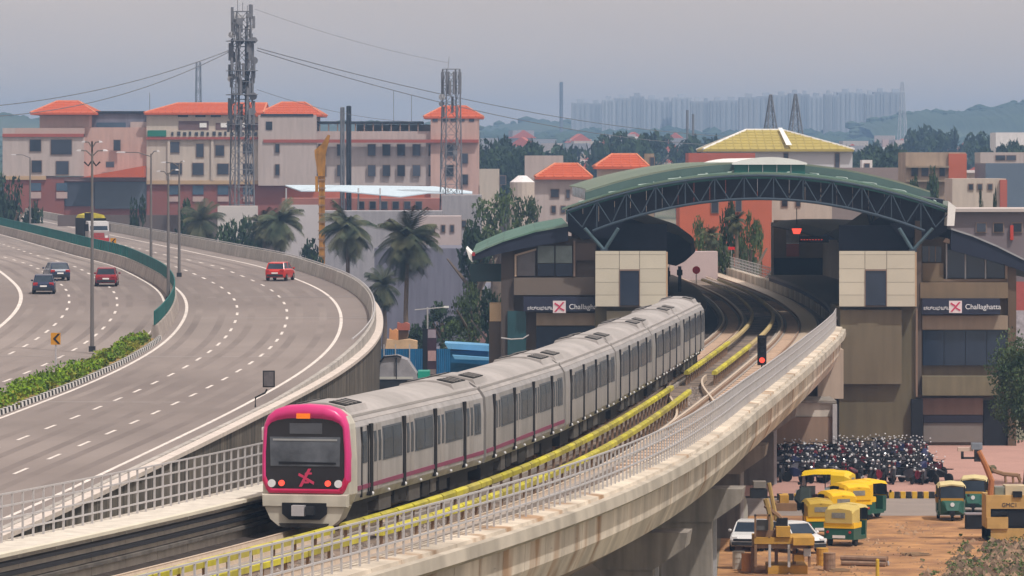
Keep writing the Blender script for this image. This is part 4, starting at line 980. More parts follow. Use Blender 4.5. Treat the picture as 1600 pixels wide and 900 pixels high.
text_mesh('THE FLORA HOTEL', .9, text_d, ht, (at(268, 212, YH).x - HL.x, -.5, at(268, 212, YH).z)) if False else None
for k in range(15):
    hb('sign_letter', text_d, 268 + k * 9.2, 268 + k * 9.2 + (5 if k % 3 else 3.4), 206.5 - (k % 2), 212, -.55, .1)
hb('shaded_loggia', M('loggia_brown', (.16, .10, .10), .8, .1, .3), 279, 326, 189, 203, -.1, .3); hb('shaded_loggia', M('loggia_brown', (.16, .10, .10), .8, .1, .3), 337, 412, 192, 203, -.1, .3)
for q in (312, 345, 372): hb('white_awning', white_m, q, q + 11, 192, 199, -.2, .3)
for q in (262, 330, 375): hb('pilaster', cream, q, q + 4, 218, 282, -.35, .5)
hb('turret_wall', lilac, 404, 495, 180, 290, -1.2, 16); hb('turret_vents', win_d, 408, 490, 178, 182, -1.3, .4)
for q in (230, 247, 262): hb('vent_slot', win_d, 278 + (q - 230) * 1.6, 278 + (q - 230) * 1.6 + 16, 177.5, 183, -.1, .3)
hb('right_wing_wall', lilac, 495, 690, 205, 290, .3, 16); hb('red_band', redband, 412, 748, 218, 223, -.1 - 1.3, 1.2); hb('right_wing_base', brick_o, 440, 748, 290, 440, .6, 16, 0)
hb('terrace_roof', dark_m, 495, 660, 189.5, 193, 1, 14)
for q in range(12): hb('terrace_post', win_fr, 498 + q * 14, 500 + q * 14, 193, 206, 1.2, .3)
hb('terrace_back_wall', M('pale_grey_terrace', (.42, .40, .40), .8, .05, .3), 555, 672, 194, 206, 8, .3)
hb('turret_wall', salmon, 673, 748, 182, 440, -.6, 16, 0)
for q in (676, 692, 704, 718, 733): hb('vent_slot', win_d, q, q + 8, 183, 190, -.7, .2)
hb('vent_slot', win_d, 416, 426, 190, 203, -1.3, .2)
for x0, x1, y0, y1 in [(47, 64, 218, 236), (50, 65, 251, 269), (80, 112, 218, 241), (88, 107, 252, 272), (178, 188, 219, 235), (166, 178, 253, 261),
                       (263, 280, 222, 238), (307, 318, 225, 245), (337, 350, 227, 243), (263, 284, 255, 272), (301, 318, 255, 273), (340, 357, 256, 272), (380, 395, 225, 240), (380, 395, 256, 272),
                       (431, 437, 225, 238), (431, 437, 257, 273)]:
    f = winat(ht, YH, x0, x1, y0, y1)
    for c_ in f.children: pass
    f.location.y = -1.3 if 404 < x0 < 495 else -.02
for x0 in (498, 527, 575, 598, 621, 645, 670, 697):
    for y0 in (226, 258): f = winat(ht, YH, x0, x0 + 11.5, y0, y0 + 17); f.location.y = -.75 if x0 > 673 else -.02
for y0 in (240, 273): f = winat(ht, YH, 721, 731, y0, y0 + 15); f.location.y = -.75
for x0 in (263, 301, 340, 380): hb('base_window', M('pale_blind', (.45, .33, .31), .7, .1, .5), x0, x0 + 17, 307, 315, 0, .3); hb('base_window', win_b, x0, x0 + 17, 290, 304, 0, .3)
for x0 in (47, 88): hb('base_window', M('pale_blind', (.45, .33, .31), .7, .1, .5), x0, x0 + 17, 300, 310, 0, .3); hb('base_window', win_b, x0, x0 + 17, 286, 298, 0, .3)
hip(ht, YH, 48, 149, 176, 83, 115, 157, 16); hip(ht, YH, 226, 412, 176, 272, 412, 160, 20); hip(ht, YH, 400, 505, 179, 437, 473, 159, 16); hip(ht, YH, 662, 755, 182, 692, 727, 165, 16)
# tensile canopy
t = thing('tensile_canopy', 'pale blue tensile canopy stretched in front of the hotel', 'canopy', tuple(at(445, 288, 700)))
def cp(px, py, Y): p = at(px, py, Y); return (p.x - t.location.x, p.y - t.location.y, p.z - t.location.z)
mb = MB(); mb.loft([[cp(445, 289, 715), cp(520, 289, 716), cp(600, 290, 716), cp(680, 291, 716), cp(738, 299, 715)], [cp(450, 291, 706), cp(520, 296, 706), cp(600, 298, 706), cp(680, 298, 706), cp(738, 301, 708)], [cp(470, 298, 698), cp(530, 298, 698), cp(625, 307, 697), cp(670, 301, 698), cp(738, 302, 700)]], close=False, caps=False)
o = mb.build('canvas', canvas, t); m_ = o.modifiers.new('thick', 'SOLIDIFY'); m_.thickness = .15
for px in (447, 560, 594, 700): MB().tube([cp(px, 294, 700), cp(px, 330, 700)], .12, 6).build('post', galv_l, t)
BL = [
 ('terrace_building', 'brick and white building with small openings under the pale canopy', 'building', 720, 440, 745, 310, M('dull_brick', (.36, .15, .12), .85, .12, .2), 12, [(x, x + 9, 315, 326) for x in range(560, 660, 18)]),
 ('boundary_wall', 'long pale wall behind the palm trees', 'wall', 640, 445, 505, 320, M('pale_wall', (.52, .49, .50), .85, .06, .2), 1, []),
 ('low_shed', 'grey shed with flat roof between the middle palms', 'shed', 620, 500, 690, 330, grey_w, 12, [(x, x + 6, 345, 356) for x in (606, 640, 672)]),
 ('apartment_house', 'grey lilac plastered house left of the green trees', 'house', 650, 690, 752, 305, grey_w, 12, [(720, 728, 345, 355)]),
 ('apartment_house', 'small pale house with a row of dark windows behind the tall palm', 'house', 600, 655, 720, 338, M('dusty_pink', (.45, .38, .37), .85, .08, .3), 10, [(x, x + 5, 352, 362) for x in (662, 674, 690, 704)]),
 ('storage_shed', 'long slate blue shed behind the blue fence', 'shed', 520, 585, 738, 388, slate_w, 20, []),
 ('roadside_wall', 'long low grey brown wall behind the far crash barrier', 'wall', 660, 90, 520, 336, M('dirty_brown_wall', (.13, .105, .10), .9, .2, .2), 1, []),
 ('white_wall_block', 'whitewashed block at the foot of the tall lattice tower', 'building', 640, 340, 400, 322, M('whitewash', (.55, .52, .50), .85, .1, .3), 5, []),
 ('tan_building', 'low tan block beside the right turret of the hotel', 'building', 900, 747, 780, 264, cream, 12, [(781, 790, 275, 288)]),
 ('roof_house', 'pink house with red hip roof left of the station roof', 'house', 600, 832, 926, 277, lilac, 12, [(861, 873, 296, 308), (885, 890, 297, 309), (912, 919, 296, 306), (862, 868, 322, 332), (877, 883, 322, 332)]),
 ('pink_block', 'plain pinkish block behind the red hip roof', 'building', 640, 820, 880, 243, lilac, 10, []),
 ('roof_house', 'cream house with red hip roof above the station canopy', 'house', 620, 935, 1012, 261, cream, 12, [(968, 976, 275, 286)]),
 ('small_block', 'narrow pale block with a dark side right of the red roof', 'building', 640, 1008, 1022, 240, beige_w, 6, [(1016, 1022, 246, 262)]),
 ('hall_building', 'white walled hall under a large mustard hip roof', 'hall', 700, 1105, 1332, 234, M('pale_grey_hall', (.55, .54, .57), .85, .05, .3), 22, [(1225, 1231, 240, 252), (1305, 1311, 240, 262)]),
 ('red_block', 'low red brown block at the left of the mustard roof', 'building', 660, 1076, 1180, 239, M('red_brown', (.40, .11, .08), .85, .08, .3), 12, []),
 ('brick_apartments', 'orange brick apartments seen under the station arch', 'building', 560, 1062, 1206, 300, brick_o, 12, [(1112, 1122, 312, 332), (1150, 1158, 312, 330)]),
 ('cream_apartments', 'cream apartment block seen under the right half of the arch', 'building', 575, 1206, 1300, 296, cream, 12, [(1222, 1230, 314, 322), (1244, 1250, 314, 322)]),
 ('brick_building', 'unplastered tan building with orange brick end wall', 'building', 620, 1415, 1509, 238, M('raw_tan', (.38, .29, .22), .9, .18, .4, streak=.2), 12, [(1424, 1434, 262, 275), (1440, 1450, 262, 275), (1468, 1476, 262, 275)]),
 ('long_shed', 'long low dark roofed building between mustard roof and brick building', 'shed', 640, 1290, 1420, 262, M('dull_taupe', (.27, .22, .21), .9, .1, .3), 10, []),
 ('small_hut', 'small white roof hut with square opening', 'hut', 690, 1347, 1363, 250, paleblock, 4, [(1351, 1358, 256, 262)]),
 ('cream_house', 'cream house with red corner right of the brick building', 'house', 560, 1488, 1572, 279, cream, 10, [(x, x + 6, 288, 296) for x in (1514, 1528, 1544)]),
 ('office_building', 'bluish glazed office building at the right edge', 'building', 600, 1540, 1680, 255, M('blue_grey_glazing', (.11, .15, .21), .4, .1, .2), 14, []),
 ('white_house', 'pale house with flat roof slab above the cream house', 'house', 640, 1510, 1582, 268, paleblock, 10, []),
 ('hill_house', 'white house standing on the wooded rise at the right', 'house', 1150, 1556, 1640, 207, paleblock, 14, []),
 ('hall_block', 'pale block with two bright square openings below the hill house', 'building', 800, 1532, 1600, 238, lilac, 10, [(1556, 1570, 243, 250), (1573, 1587, 243, 250)]),
 ('grey_office', 'long grey mauve building with pale parapet behind the right wing', 'building', 420, 1484, 1700, 328, M('mauve_grey', (.20, .165, .18), .9, .06, .3), 14, [(x, x + 14, 349, 362) for x in (1526, 1553, 1582)]),
]
bo = {}
for nm, lb, ct, Y, a, b, yt, mt, d, rows in BL:
    bo[lb] = bldg(nm, lb, ct, Y, a, b, yt, mt, d, rows)
def bg_(s): return [v for k, v in bo.items() if s in k][0]
o = bg_('pink house with red'); hip(o, 600, 836, 925, 276, 868, 903, 256, 12)
p = at(816, 300, 590); tk = thing('water_tank', 'round cream water tank tower beside the red roofed house', 'tank', (p.x, 590, 0)); MB().cyl((0, 0, p.z / 2 + .6), 1.5, p.z + 1.2, 16).build('tank_body', cream, tk); MB().cyl((0, 0, p.z + 1.6), 1.5, .8, 16, r2=.5).build('tank_top', paleblock, tk)
o = bg_('cream house with red hip'); hip(o, 620, 929, 1014, 260, 958, 996, 241, 12)
o = bg_('mustard'); hip(o, 700, 1098, 1334, 233, 1172, 1228, 202, 22, yroof)
MB().loft([[(at(1222, 203, 700).x - o.location.x, 10, at(0, 202, 700).z - o.location.z + .3), (at(1228, 203, 700).x - o.location.x, 10, at(0, 202, 700).z - o.location.z + .3)], [(at(1228, 232, 700).x - o.location.x, -1, at(0, 232, 700).z - o.location.z + .5), (at(1237, 232, 700).x - o.location.x, -1, at(0, 232, 700).z - o.location.z + .5)]], close=False, caps=False).build('white_ridge_strip', white_m, o)
o = bg_('unplastered'); L_ = o.location
MB().box(at(1482, 0, 620).x - L_.x, -.4, 0, at(1510, 0, 620).x - L_.x, 12.2, at(0, 240, 620).z - L_.z).build('brick_end_wall', brick_o, o)
for q in (262, 284): MB().box(at(1415, 0, 620).x - L_.x, -.8, at(0, q, 620).z - L_.z, at(1482, 0, 620).x - L_.x, 0, at(0, q - 3, 620).z - L_.z).build('balcony_slab', beige_w, o)
o = bg_('cream house with red corner'); L_ = o.location; MB().box(at(1562, 0, 560).x - L_.x, -.5, 0, at(1573, 0, 560).x - L_.x, 8, at(0, 281, 560).z - L_.z).build('red_corner', M('red_brown', (.40, .11, .08), .85, .08, .3), o)
o = bg_('pale parapet'); L_ = o.location; MB().box(at(1482, 0, 420).x - L_.x, -.6, at(0, 331, 420).z - L_.z, at(1702, 0, 420).x - L_.x, 14, at(0, 326, 420).z - L_.z).build('parapet_slab', M('dusty_slab', (.50, .44, .42), .85, .06, .3), o)
MB().box(at(1578, 0, 420).x - L_.x, -.3, at(0, 375, 420).z - L_.z, at(1583, 0, 420).x - L_.x, 0, at(0, 352, 420).z - L_.z).build('red_pillar', M('signal_red', (.5, .06, .04), .7, .1, 1), o)
o = bg_('pale house with flat'); L_ = o.location; MB().box(at(1500, 0, 640).x - L_.x, -1.5, at(0, 270, 640).z - L_.z, at(1574, 0, 640).x - L_.x, 8, at(0, 266, 640).z - L_.z).build('roof_slab', paleblock, o)
# right-edge wall panel stack beyond the wing
for k, m_ in enumerate((M('poster_red', (.42, .10, .09), .7, .2, 1), M('poster_grey', (.30, .27, .28), .6, .3, 3), paleblock)):
    pass
t = thing('roadside_hoarding', 'red and grey roadside wall seen right of the station wing', 'wall', (at(1594, 0, 380).x, 380, 0)); L_ = t.location
for y0, y1, m_ in ((400, 440, M('mauve_grey', (.20, .165, .18), .9, .06, .3)), (440, 485, M('poster_red', (.42, .10, .09), .7, .2, 1)), (485, 545, M('poster_pale', (.42, .38, .42), .7, .5, 2)), (545, 690, tarp)):
    MB().box(-.6, 0, at(0, y1, 380).z, 4, .3, at(0, y0, 380).z).build('wall_panel', m_, t)

# tower blocks on the hill
k = 0
TB = []
x_ = 893
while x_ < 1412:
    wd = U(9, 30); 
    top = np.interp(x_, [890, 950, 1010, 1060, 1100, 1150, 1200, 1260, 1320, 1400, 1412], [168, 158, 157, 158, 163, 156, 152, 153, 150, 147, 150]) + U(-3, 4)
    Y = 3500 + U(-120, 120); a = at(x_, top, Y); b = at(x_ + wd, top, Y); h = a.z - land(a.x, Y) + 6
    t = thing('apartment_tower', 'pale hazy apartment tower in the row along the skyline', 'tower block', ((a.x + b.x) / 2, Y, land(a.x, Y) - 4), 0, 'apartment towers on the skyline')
    hw = (b.x - a.x) / 2
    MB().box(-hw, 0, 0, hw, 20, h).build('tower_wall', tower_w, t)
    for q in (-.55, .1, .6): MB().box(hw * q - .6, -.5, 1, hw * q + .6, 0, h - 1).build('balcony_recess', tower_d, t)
    MB().box(-hw * .4, 2, h, hw * .4, 8, h + 2.5).build('stair_head', tower_w, t)
    k += 1; t['label'] = 'pale hazy apartment tower, number %s from the left in the skyline row' % ['one','two','three','four','five','six','seven','eight','nine','ten','eleven','twelve','thirteen','fourteen','fifteen','sixteen','seventeen','eighteen','nineteen','twenty','twenty one','twenty two','twenty three','twenty four','twenty five','twenty six','twenty seven','twenty eight','twenty nine','thirty'][k - 1]
    x_ += wd + U(-1.5, 1.5)
for x_, tp in ((818, 172), (835, 172)):
    pass
# lattice towers and pylons
def lattice(name, label, px, pyt, pyb, Y, wb, wt, bays, mat, r=.10, cat='tower', ants=0, zb=None, group=None):
    p = at(px, pyt, Y); z0 = (at(px, pyb, Y).z if zb is None else zb); t = thing(name, label, cat, (p.x, Y, z0), R(18), group); H = p.z - z0
    legs = []
    for sx, sy in ((-1, -1), (1, -1), (1, 1), (-1, 1)):
        MB().tube([(sx * wb / 2, sy * wb / 2, 0), (sx * wt / 2, sy * wt / 2, H)], r, 5).build('leg', mat, t)
    mb = MB()
    for i in range(bays):
        z0_, z1_ = H * i / bays, H * (i + 1) / bays; wa = wb + (wt - wb) * i / bays; wc = wb + (wt - wb) * (i + 1) / bays
        cs = [(-1, -1), (1, -1), (1, 1), (-1, 1)]
        for j in range(4):
            a, b = cs[j], cs[(j + 1) % 4]; mb.tube([(a[0] * wa / 2, a[1] * wa / 2, z0_), (b[0] * wc / 2, b[1] * wc / 2, z1_)], r * .45, 4, cap=False); mb.tube([(b[0] * wa / 2, b[1] * wa / 2, z0_), (a[0] * wc / 2, a[1] * wc / 2, z1_)], r * .45, 4, cap=False)
            mb.tube([(a[0] * wc / 2, a[1] * wc / 2, z1_), (b[0] * wc / 2, b[1] * wc / 2, z1_)], r * .45, 4, cap=False)
    mb.build('bracing', mat, t)
    for k in range(ants):
        a = U(0, 6.28); z = H * U(.60, 1.0); w_ = wb + (wt - wb) * z / H; rr = w_ / 2 + U(.25, .7); hh = U(1.0, 2.4)
        if rnd() < .25: MB().cyl((rr * math.cos(a), rr * math.sin(a), z), U(.3, .55), .25, 10, 'y').build('dish_antenna', mat if rnd() < .5 else lattice_w, t)
        else: MB().box(rr * math.cos(a) - .16, rr * math.sin(a) - .12, z - hh / 2, rr * math.cos(a) + .16, rr * math.sin(a) + .12, z + hh / 2).build('panel_antenna', mat, t); 
    return t, H
t, H = lattice('telecom_tower', 'tallest grey lattice telecom tower crowded with antennas', 378, 18, 338, 650, 3.1, 1.9, 17, lattice_m, .11, ants=84, zb=0)
for q, h in ((-.6, 1.6), (.1, 1.2), (.75, .8)): MB().tube([(q, 0, H), (q, 0, H + h)], .05, 4).build('whip_aerial', lattice_m, t)
for z in (.62, .72, .80, .90): MB().box(-1.75, -1.75, H * z, 1.75, 1.75, H * z + .1).build('work_platform', lattice_m, t)
for q in (-.5, .5): MB().tube([(q, -.2, 0), (q, -.2, H * .95)], .16, 6).build('cable_ladder', lattice_m, t)
t, H = lattice('telecom_tower', 'second lattice tower rising in front of the right turret', 705, 108, 372, 700, 2.9, 2.0, 14, lattice_m, .10, ants=12, zb=0)
for k in range(8): a = k * .785; MB().box(1.35 * math.cos(a) - .14, 1.35 * math.sin(a) - .14, H - 3.6, 1.35 * math.cos(a) + .14, 1.35 * math.sin(a) + .14, H - .4).build('panel_antenna', lattice_m, t)
MB().tube([(-.5, 0, H), (-.3, 0, H + 1.8)], .04, 4).build('whip_aerial', lattice_m, t)
lattice('lattice_mast', 'far slim lattice mast above the hotel roof', 310, 97, 170, 1500, 2.4, 1.2, 14, lattice_m, .14, zb=0)
lattice('transmission_pylon', 'left one of two dark pointed pylons behind the mustard roof', 1204, 148, 210, 1100, 9, .35, 16, lattice_m, .16, zb=0)
lattice('transmission_pylon', 'right one of two dark pointed pylons behind the mustard roof', 1243, 147, 210, 1100, 9, .35, 16, lattice_m, .16, zb=0)
lattice('lattice_mast', 'faint lattice mast at the right end of the skyline towers', 1410, 128, 185, 2900, 6, 1.2, 8, lattice_w, .22, zb=20)
t, H = lattice('twin_antenna_pole', 'left pole of the dark pair of antenna masts', 535, 168, 330, 720, .45, .35, 12, lattice_m, .12, cat='mast', zb=0)
t, H = lattice('twin_antenna_pole', 'right, slightly taller pole of the pair of antenna masts', 545, 166, 330, 720, .45, .35, 12, dark_m, .16, cat='mast', zb=0)
for k, (px, y0, y1, Y, lb) in enumerate(((877, 128, 178, 3300, 'faint far chimney on the skyline'), (1074, 172, 225, 1400, 'left one of two thin dark poles left of the pylons'), (1083, 178, 225, 1400, 'right one of two thin dark poles left of the pylons'), (615, 142, 192, 900, 'thin aerial pole on the hotel terrace, left one'), (643, 148, 192, 900, 'thin aerial pole on the hotel terrace, right one'), (234, 145, 176, 820, 'thin aerial rod on the hotel central roof'))):
    p = at(px, y0, Y); z0 = 0 if Y < 3000 else 25; t = thing('thin_mast', lb, 'mast', (p.x, Y, z0)); r = {3300: 1.3, 1400: .38, 900: .05, 820: .05}[Y]
    MB().tube([(0, 0, 0), (0, 0, p.z - z0)], r, 8).build('mast', lattice_m, t)
# orange crane mast
t = thing('crane_mast', 'tall orange yellow mast with a wider head behind the expressway', 'crane', (at(503, 0, 560).x, 560, 0)); zt = at(0, 232, 560).z
MB().box(-.34, -.34, 0, .34, .34, zt).build('mast', mast_or, t)
MB().prism([(-.42, zt - 3.2), (.36, zt - 3.2), (.42, zt - .7), (.95, zt + 1.5), (.7, zt + 1.6), (.0, zt + .5), (-.85, zt - .2), (-.8, zt - .9)], -.5, .5).build('mast_head', mast_or, t)
MB().box(-.75, -.6, zt - 5.0, -.42, .3, zt - 3.2).build('side_bracket', mast_or, t)
for k in range(18): MB().box(-.45, -.46, 1 + k * .98, .45, -.42, 1.12 + k * .98).build('mast_rib', rust, t)
# overhead cables
def cable(lb, pts, r=.045, sag=0):
    n = 24; mb = MB(); P = []
    A, B = at(*pts[0]), at(*pts[1])
    for i in range(n + 1): f = i / n; p = A.lerp(B, f); p.z -= sag * 4 * f * (1 - f); P.append(p)
    o = mb.tube(P, r, 5).build('overhead_cable', lattice_m); tag(o, lb, 'cable'); return o
cable('upper cable running left from the tallest tower', [(360, 78, 650), (-40, 168, 600)], .055, 1.3)
cable('lower cable running left from the tallest tower', [(360, 80, 650), (-40, 183, 600)], .055, 2.0)
cable('upper cable running right from the tallest tower', [(402, 75, 650), (1180, 215, 1000)], .06, 2.5)
cable('lower cable running right from the tallest tower', [(402, 79, 650), (1180, 228, 1000)], .06, 3.2)
cable('thin cable from the tower middle down over the terrace', [(402, 140, 650), (640, 190, 740)], .03, .8)
cable('faint topmost cable crossing the sky to the second tower', [(398, 14, 650), (700, 98, 700)], .022, .6)

# ------------------------------------------------------------------ trees
def crown_mesh(n, leafsz, clumps, seed, mat, squash=.8):
    random.seed(seed); mb = MB()
    for _ in range(clumps):
        a, z = U(0, 6.28), U(-.55, .85); rr = U(.15, .72) * math.sqrt(max(.05, 1 - (z * .8) ** 2)); c = (rr * math.cos(a), rr * math.sin(a), z * squash)
        leafcloud(mb, c, U(.22, .42), n // clumps, leafsz, U(.6, .95))
    o = mb.build('crown', mat); me = o.data; bpy.data.objects.remove(o); return me
CR = [crown_mesh(1500, .07, 16, 100 + i, leaf) for i in range(3)]
CRD = [crown_mesh(900, .10, 12, 110 + i, leaf_b) for i in range(3)]
CRF = [crown_mesh(260, .17, 9, 120 + i, leaf_b) for i in range(4)]
tm = MB(); tm.tube([(0, 0, 0), (.02, 0, .5), (0, .02, 1)], .05, 7, .025)
for a in (.3, 2.2, 4.4): tm.tube([(0, 0, .62), (.22 * math.cos(a), .22 * math.sin(a), 1.0)], .022, 5, .008)
o = tm.build('trunk', trunk_m); TM = o.data; bpy.data.objects.remove(o)
random.seed(77)
def tree(label, p, h, wd, kind=CR, group=None, z0=None, crownh=None):
    z0 = (land(p[0], p[1]) if z0 is None else z0)
    wd = max(wd, h * .62 * .8) if group else wd
    t = thing('tree', label, 'tree', (p[0], p[1], z0), U(0, 6), group)
    ch = crownh or h * .62; inst('trunk', TM, t, (0, 0, -.2), scale=(h, h, h * .72)); inst('crown', random.choice(kind), t, (0, 0, h - ch * .5), scale=(wd / 2 / .9, wd / 2 / .9, ch / 2 / .8)); return t
def tree_at(label, px, pyt, Y, wpx, kind=CR, chf=.62, group=None):
    p = at(px, pyt, Y); z0 = land(p.x, Y); h = max(2.5, p.z - z0); return tree(label, (p.x, Y), h, wpx * Y / FX, kind, group, z0, h * chf)
tree_at('broad green tree right of the pale canopy, behind the left wing roof', 775, 294, 560, 78)
tree_at('loose green tree standing behind the left station canopy', 822, 308, 540, 60)
tree_at('dark shrub like tree close above the left canopy tip', 745, 342, 500, 70, CRD)
tree_at('bushy green tree between blue fence and station', 738, 436, 440, 62, chf=.8); tree_at('dark rounded shrub below the tall palm', 690, 470, 460, 60, CRD, .8)
tree_at('low bush beside the orange side panel of the station', 768, 455, 430, 50, CRD, .9); tree_at('yellowish bush just above the blue fence', 716, 500, 445, 60, CR, .9)
tree_at('low bush behind the orange tarpaulins', 655, 505, 455, 50, CRD, .9)
tree_at('leafy dark tree at the left edge behind the barrier', 8, 276, 700, 62, CRD, .8); tree_at('bush beside the left edge tree', 50, 312, 690, 50, CRD, .8)
tree_at('thin pale shrub in front of the dark glass front', 212, 310, 640, 34, CRD, .8); tree_at('low shrub left of the tall lattice tower', 300, 316, 620, 60, CRD, .8)
tree_at('dark bush under the tall lattice tower', 395, 345, 600, 60, CRD, .8); tree_at('bush between the two left palms', 360, 350, 590, 56, CRD, .8)
tree_at('dark bush at the foot of the orange mast', 480, 372, 560, 60, CRD, .85)
tree_at('dark tree in front of the unplastered building', 1455, 258, 600, 34, CRD, .7); tree_at('small tree right of the dark roofed building', 1432, 282, 590, 30, CRD)
tree_at('tree seen under the arch, left', 1098, 336, 540, 42, CR, .8); tree_at('tall tree in the middle of the arch opening', 1135, 322, 530, 36, CRD, .8); tree_at('palm like green tree at the right of the arch opening', 1166, 326, 525, 40, CR, .8); tree_at('low shrub over the far parapet', 1120, 362, 520, 50, CR, .8); tree_at('leafy tree just right of the arch opening post', 1182, 345, 528, 32, CR, .8)
tree_at('small conifer like shrub on the grey parapet roof', 1534, 300, 470, 12, CRD, .6); tree_at('second small shrub behind the grey parapet', 1556, 304, 470, 12, CRD, .6)
# near tree on the right edge
tb = onground(1592, 700); 
t = thing('tree', 'dense dark green tree cut by the right edge of the picture', 'tree', (at(1607, 0, tb.y - 40).x, tb.y - 40, 0)); 
CN = crown_mesh(12000, .035, 44, 200, M('near_foliage', (.035, .065, .025), .7, .5, 2.5, objvar=.1, col2=(.10, .14, .06)), .95)
pz = at(1600, 548, tb.y - 40).z
inst('trunk', TM, t, (0, 0, 0), scale=(pz * .9, pz * .9, pz * .6)); inst('crown', CN, t, (0, 0, pz - 2.9), scale=(2.7, 2.7, 3.7))
# palms
def palm_mesh(seed, n=54, L=3.4):
    random.seed(seed); mb = MB()
    for k in range(n):
        a = 6.283 * k / n * 2.618 + U(-.2, .2); el_ = U(-1.25, 1.15) if k > 6 else U(.6, 1.3); Lk = L * U(.8, 1.08); prev = Vector((0, 0, 0)); pts = [prev]
        d = Vector((math.cos(a) * math.cos(el_), math.sin(a) * math.cos(el_), math.sin(el_)))
        for i in range(7): d = (d + Vector((0, 0, -.17))).normalized(); prev = prev + d * Lk / 7; pts.append(prev)
        mb.tube(pts, .035, 3, .01, cap=False)
        for i in range(1, 8):
            p = pts[i]; dd = (pts[i] - pts[i - 1]).normalized(); s_ = dd.cross(Vector((0, 0, 1))); s_ = s_.normalized() if s_.length > .1 else Vector((1, 0, 0))
            for q in (0, .33, .66):
                pp = pts[i - 1].lerp(p, q); ll = L * .27 * math.sin(math.pi * (i + q) / 9.5) + .12
                for sg in (-1, 1):
                    tip = pp + s_ * sg * ll + dd * ll * .45 + Vector((0, 0, -ll * .55)); mb.add([pp - dd * .07, pp + dd * .07, tip], [(0, 1, 2)])
    o = mb.build('crown', leaf_p); me = o.data; bpy.data.objects.remove(o); return me
PM = [palm_mesh(300 + i) for i in range(3)]
random.seed(5)
def palm(label, px, pyc, Y, wpx):
    p = at(px, pyc, Y); t = thing('palm_tree', label, 'palm', (p.x, Y, 0), U(0, 6)); s = wpx * Y / FX / 5.7
    mb = MB(); mb.tube([(0, 0, 0), (.15, 0, p.z * .4), (.05, .1, p.z * .8), (0, 0, p.z)], .26, 8, .17); mb.build('trunk', trunk_m, t); inst('crown', random.choice(PM), t, (0, 0, p.z), scale=(s, s, s * 1.12))
    for k in range(5): MB().ball((.3 * math.cos(k * 1.25), .3 * math.sin(k * 1.25), p.z - .35), .16, 6, 4).build('coconut', leaf_o, t)
palm('tall palm with drooping fronds, nearest the station', 636, 372, 470, 100)
palm('leaning dark palm just right of the orange mast', 545, 355, 520, 84)
palm('palm just left of the orange mast', 437, 345, 560, 72); palm('palm left of the orange mast, partly behind its neighbour', 412, 352, 575, 56)
palm('leftmost palm behind the far crash barrier', 316, 344, 600, 66)
palm('small palm seen through the arch, dark fronds', 1150, 345, 515, 34); palm('small palm seen through the arch, pale fronds', 1112, 368, 510, 34)
palm('low palm behind the crash barrier top', 600, 445, 500, 60)
# far belts of trees: individuals first, then the woods as a mass
random.seed(11)
spots = []
for (x0, x1, y, n, Yr, wr) in ((752, 830, 224, 12, (1000, 1250), (24, 44)), (850, 905, 226, 6, (1100, 1300), (24, 40)), (900, 1005, 216, 16, (1150, 1300), (26, 46)), (1015, 1100, 218, 10, (1200, 1500), (24, 40)),
                              (1330, 1440, 222, 14, (1200, 1600), (26, 44)), (1425, 1500, 205, 14, (1400, 1600), (30, 52)), (1490, 1560, 213, 12, (1300, 1500), (24, 44)), (1560, 1600, 225, 6, (1000, 1100), (20, 36)), (1340, 1420, 238, 12, (900, 1100), (22, 38)),
                              (752, 800, 240, 8, (950, 1000), (18, 30)), (560, 760, 205, 0, (1000, 1000), (1, 2)), (1095, 1110, 210, 3, (1200, 1300), (22, 30))):
    for i in range(n):
        Y = U(*Yr); px = U(x0, x1); spots.append((px, y + U(-7, 8), Y, U(*wr)))
for px, py, Y, wd in spots:
    wh_ = 'just right of the hotel' if px < 840 else 'behind the round water tank' if px < 905 else 'behind the cream red roofed house' if px < 1010 else 'left of the mustard roof' if px < 1115 else 'between the mustard roof and the brick building' if px < 1425 else 'behind the brick building' if px < 1500 else 'below the right hand hill'
    tree_at(('hazy dark tree in the belt %s' if Y > 1150 else 'dark green tree among the roofs %s') % wh_, px, py, Y, wd, CRF if Y > 1100 else CRD, .7, 'trees beyond the roofs, %s' % ('far' if Y > 1150 else 'near'))
mb = MB(); random.seed(21)
for i in range(2600):
    Y = 1400 + 2300 * rnd() ** .8; px = U(-30, 1680); X = (px - 800) / FX * Y; z = land(X, Y); r = U(3.5, 7.5); 
    mb.ball((X, Y, z + r * .35), r, 6, 3, (U(.8, 1.5), 1, U(.5, .9)))
tag(mb.build('far_woods', M('far_woods_leaf', (.045, .07, .04), .9, .5, .02)), 'hazy woods covering the far plain', 'woods', kind='stuff')
random.seed(23)
pal = [cream, lilac, paleblock, grey_w, salmon]
for i in range(95):
    Y = U(1150, 2400); px = U(752, 1080) if rnd() < .6 else U(1330, 1620); X = (px - 800) / FX * Y; z = land(X, Y); s = U(6, 13)
    t = thing('far_house', 'small pale far house among the hazy trees', 'house', (X, Y, z), U(-.3, .3), 'small far houses among the trees'); MB().box(-s / 2, 0, -1, s / 2, 8, U(7, 13)).build('wall', random.choice(pal), t)
    if rnd() < .35: hz_ = MB(); hz_.prism([(-s * .6, 9), (s * .6, 9), (0, 13)], -1, 9); hz_.build('roof', orange_t, t)

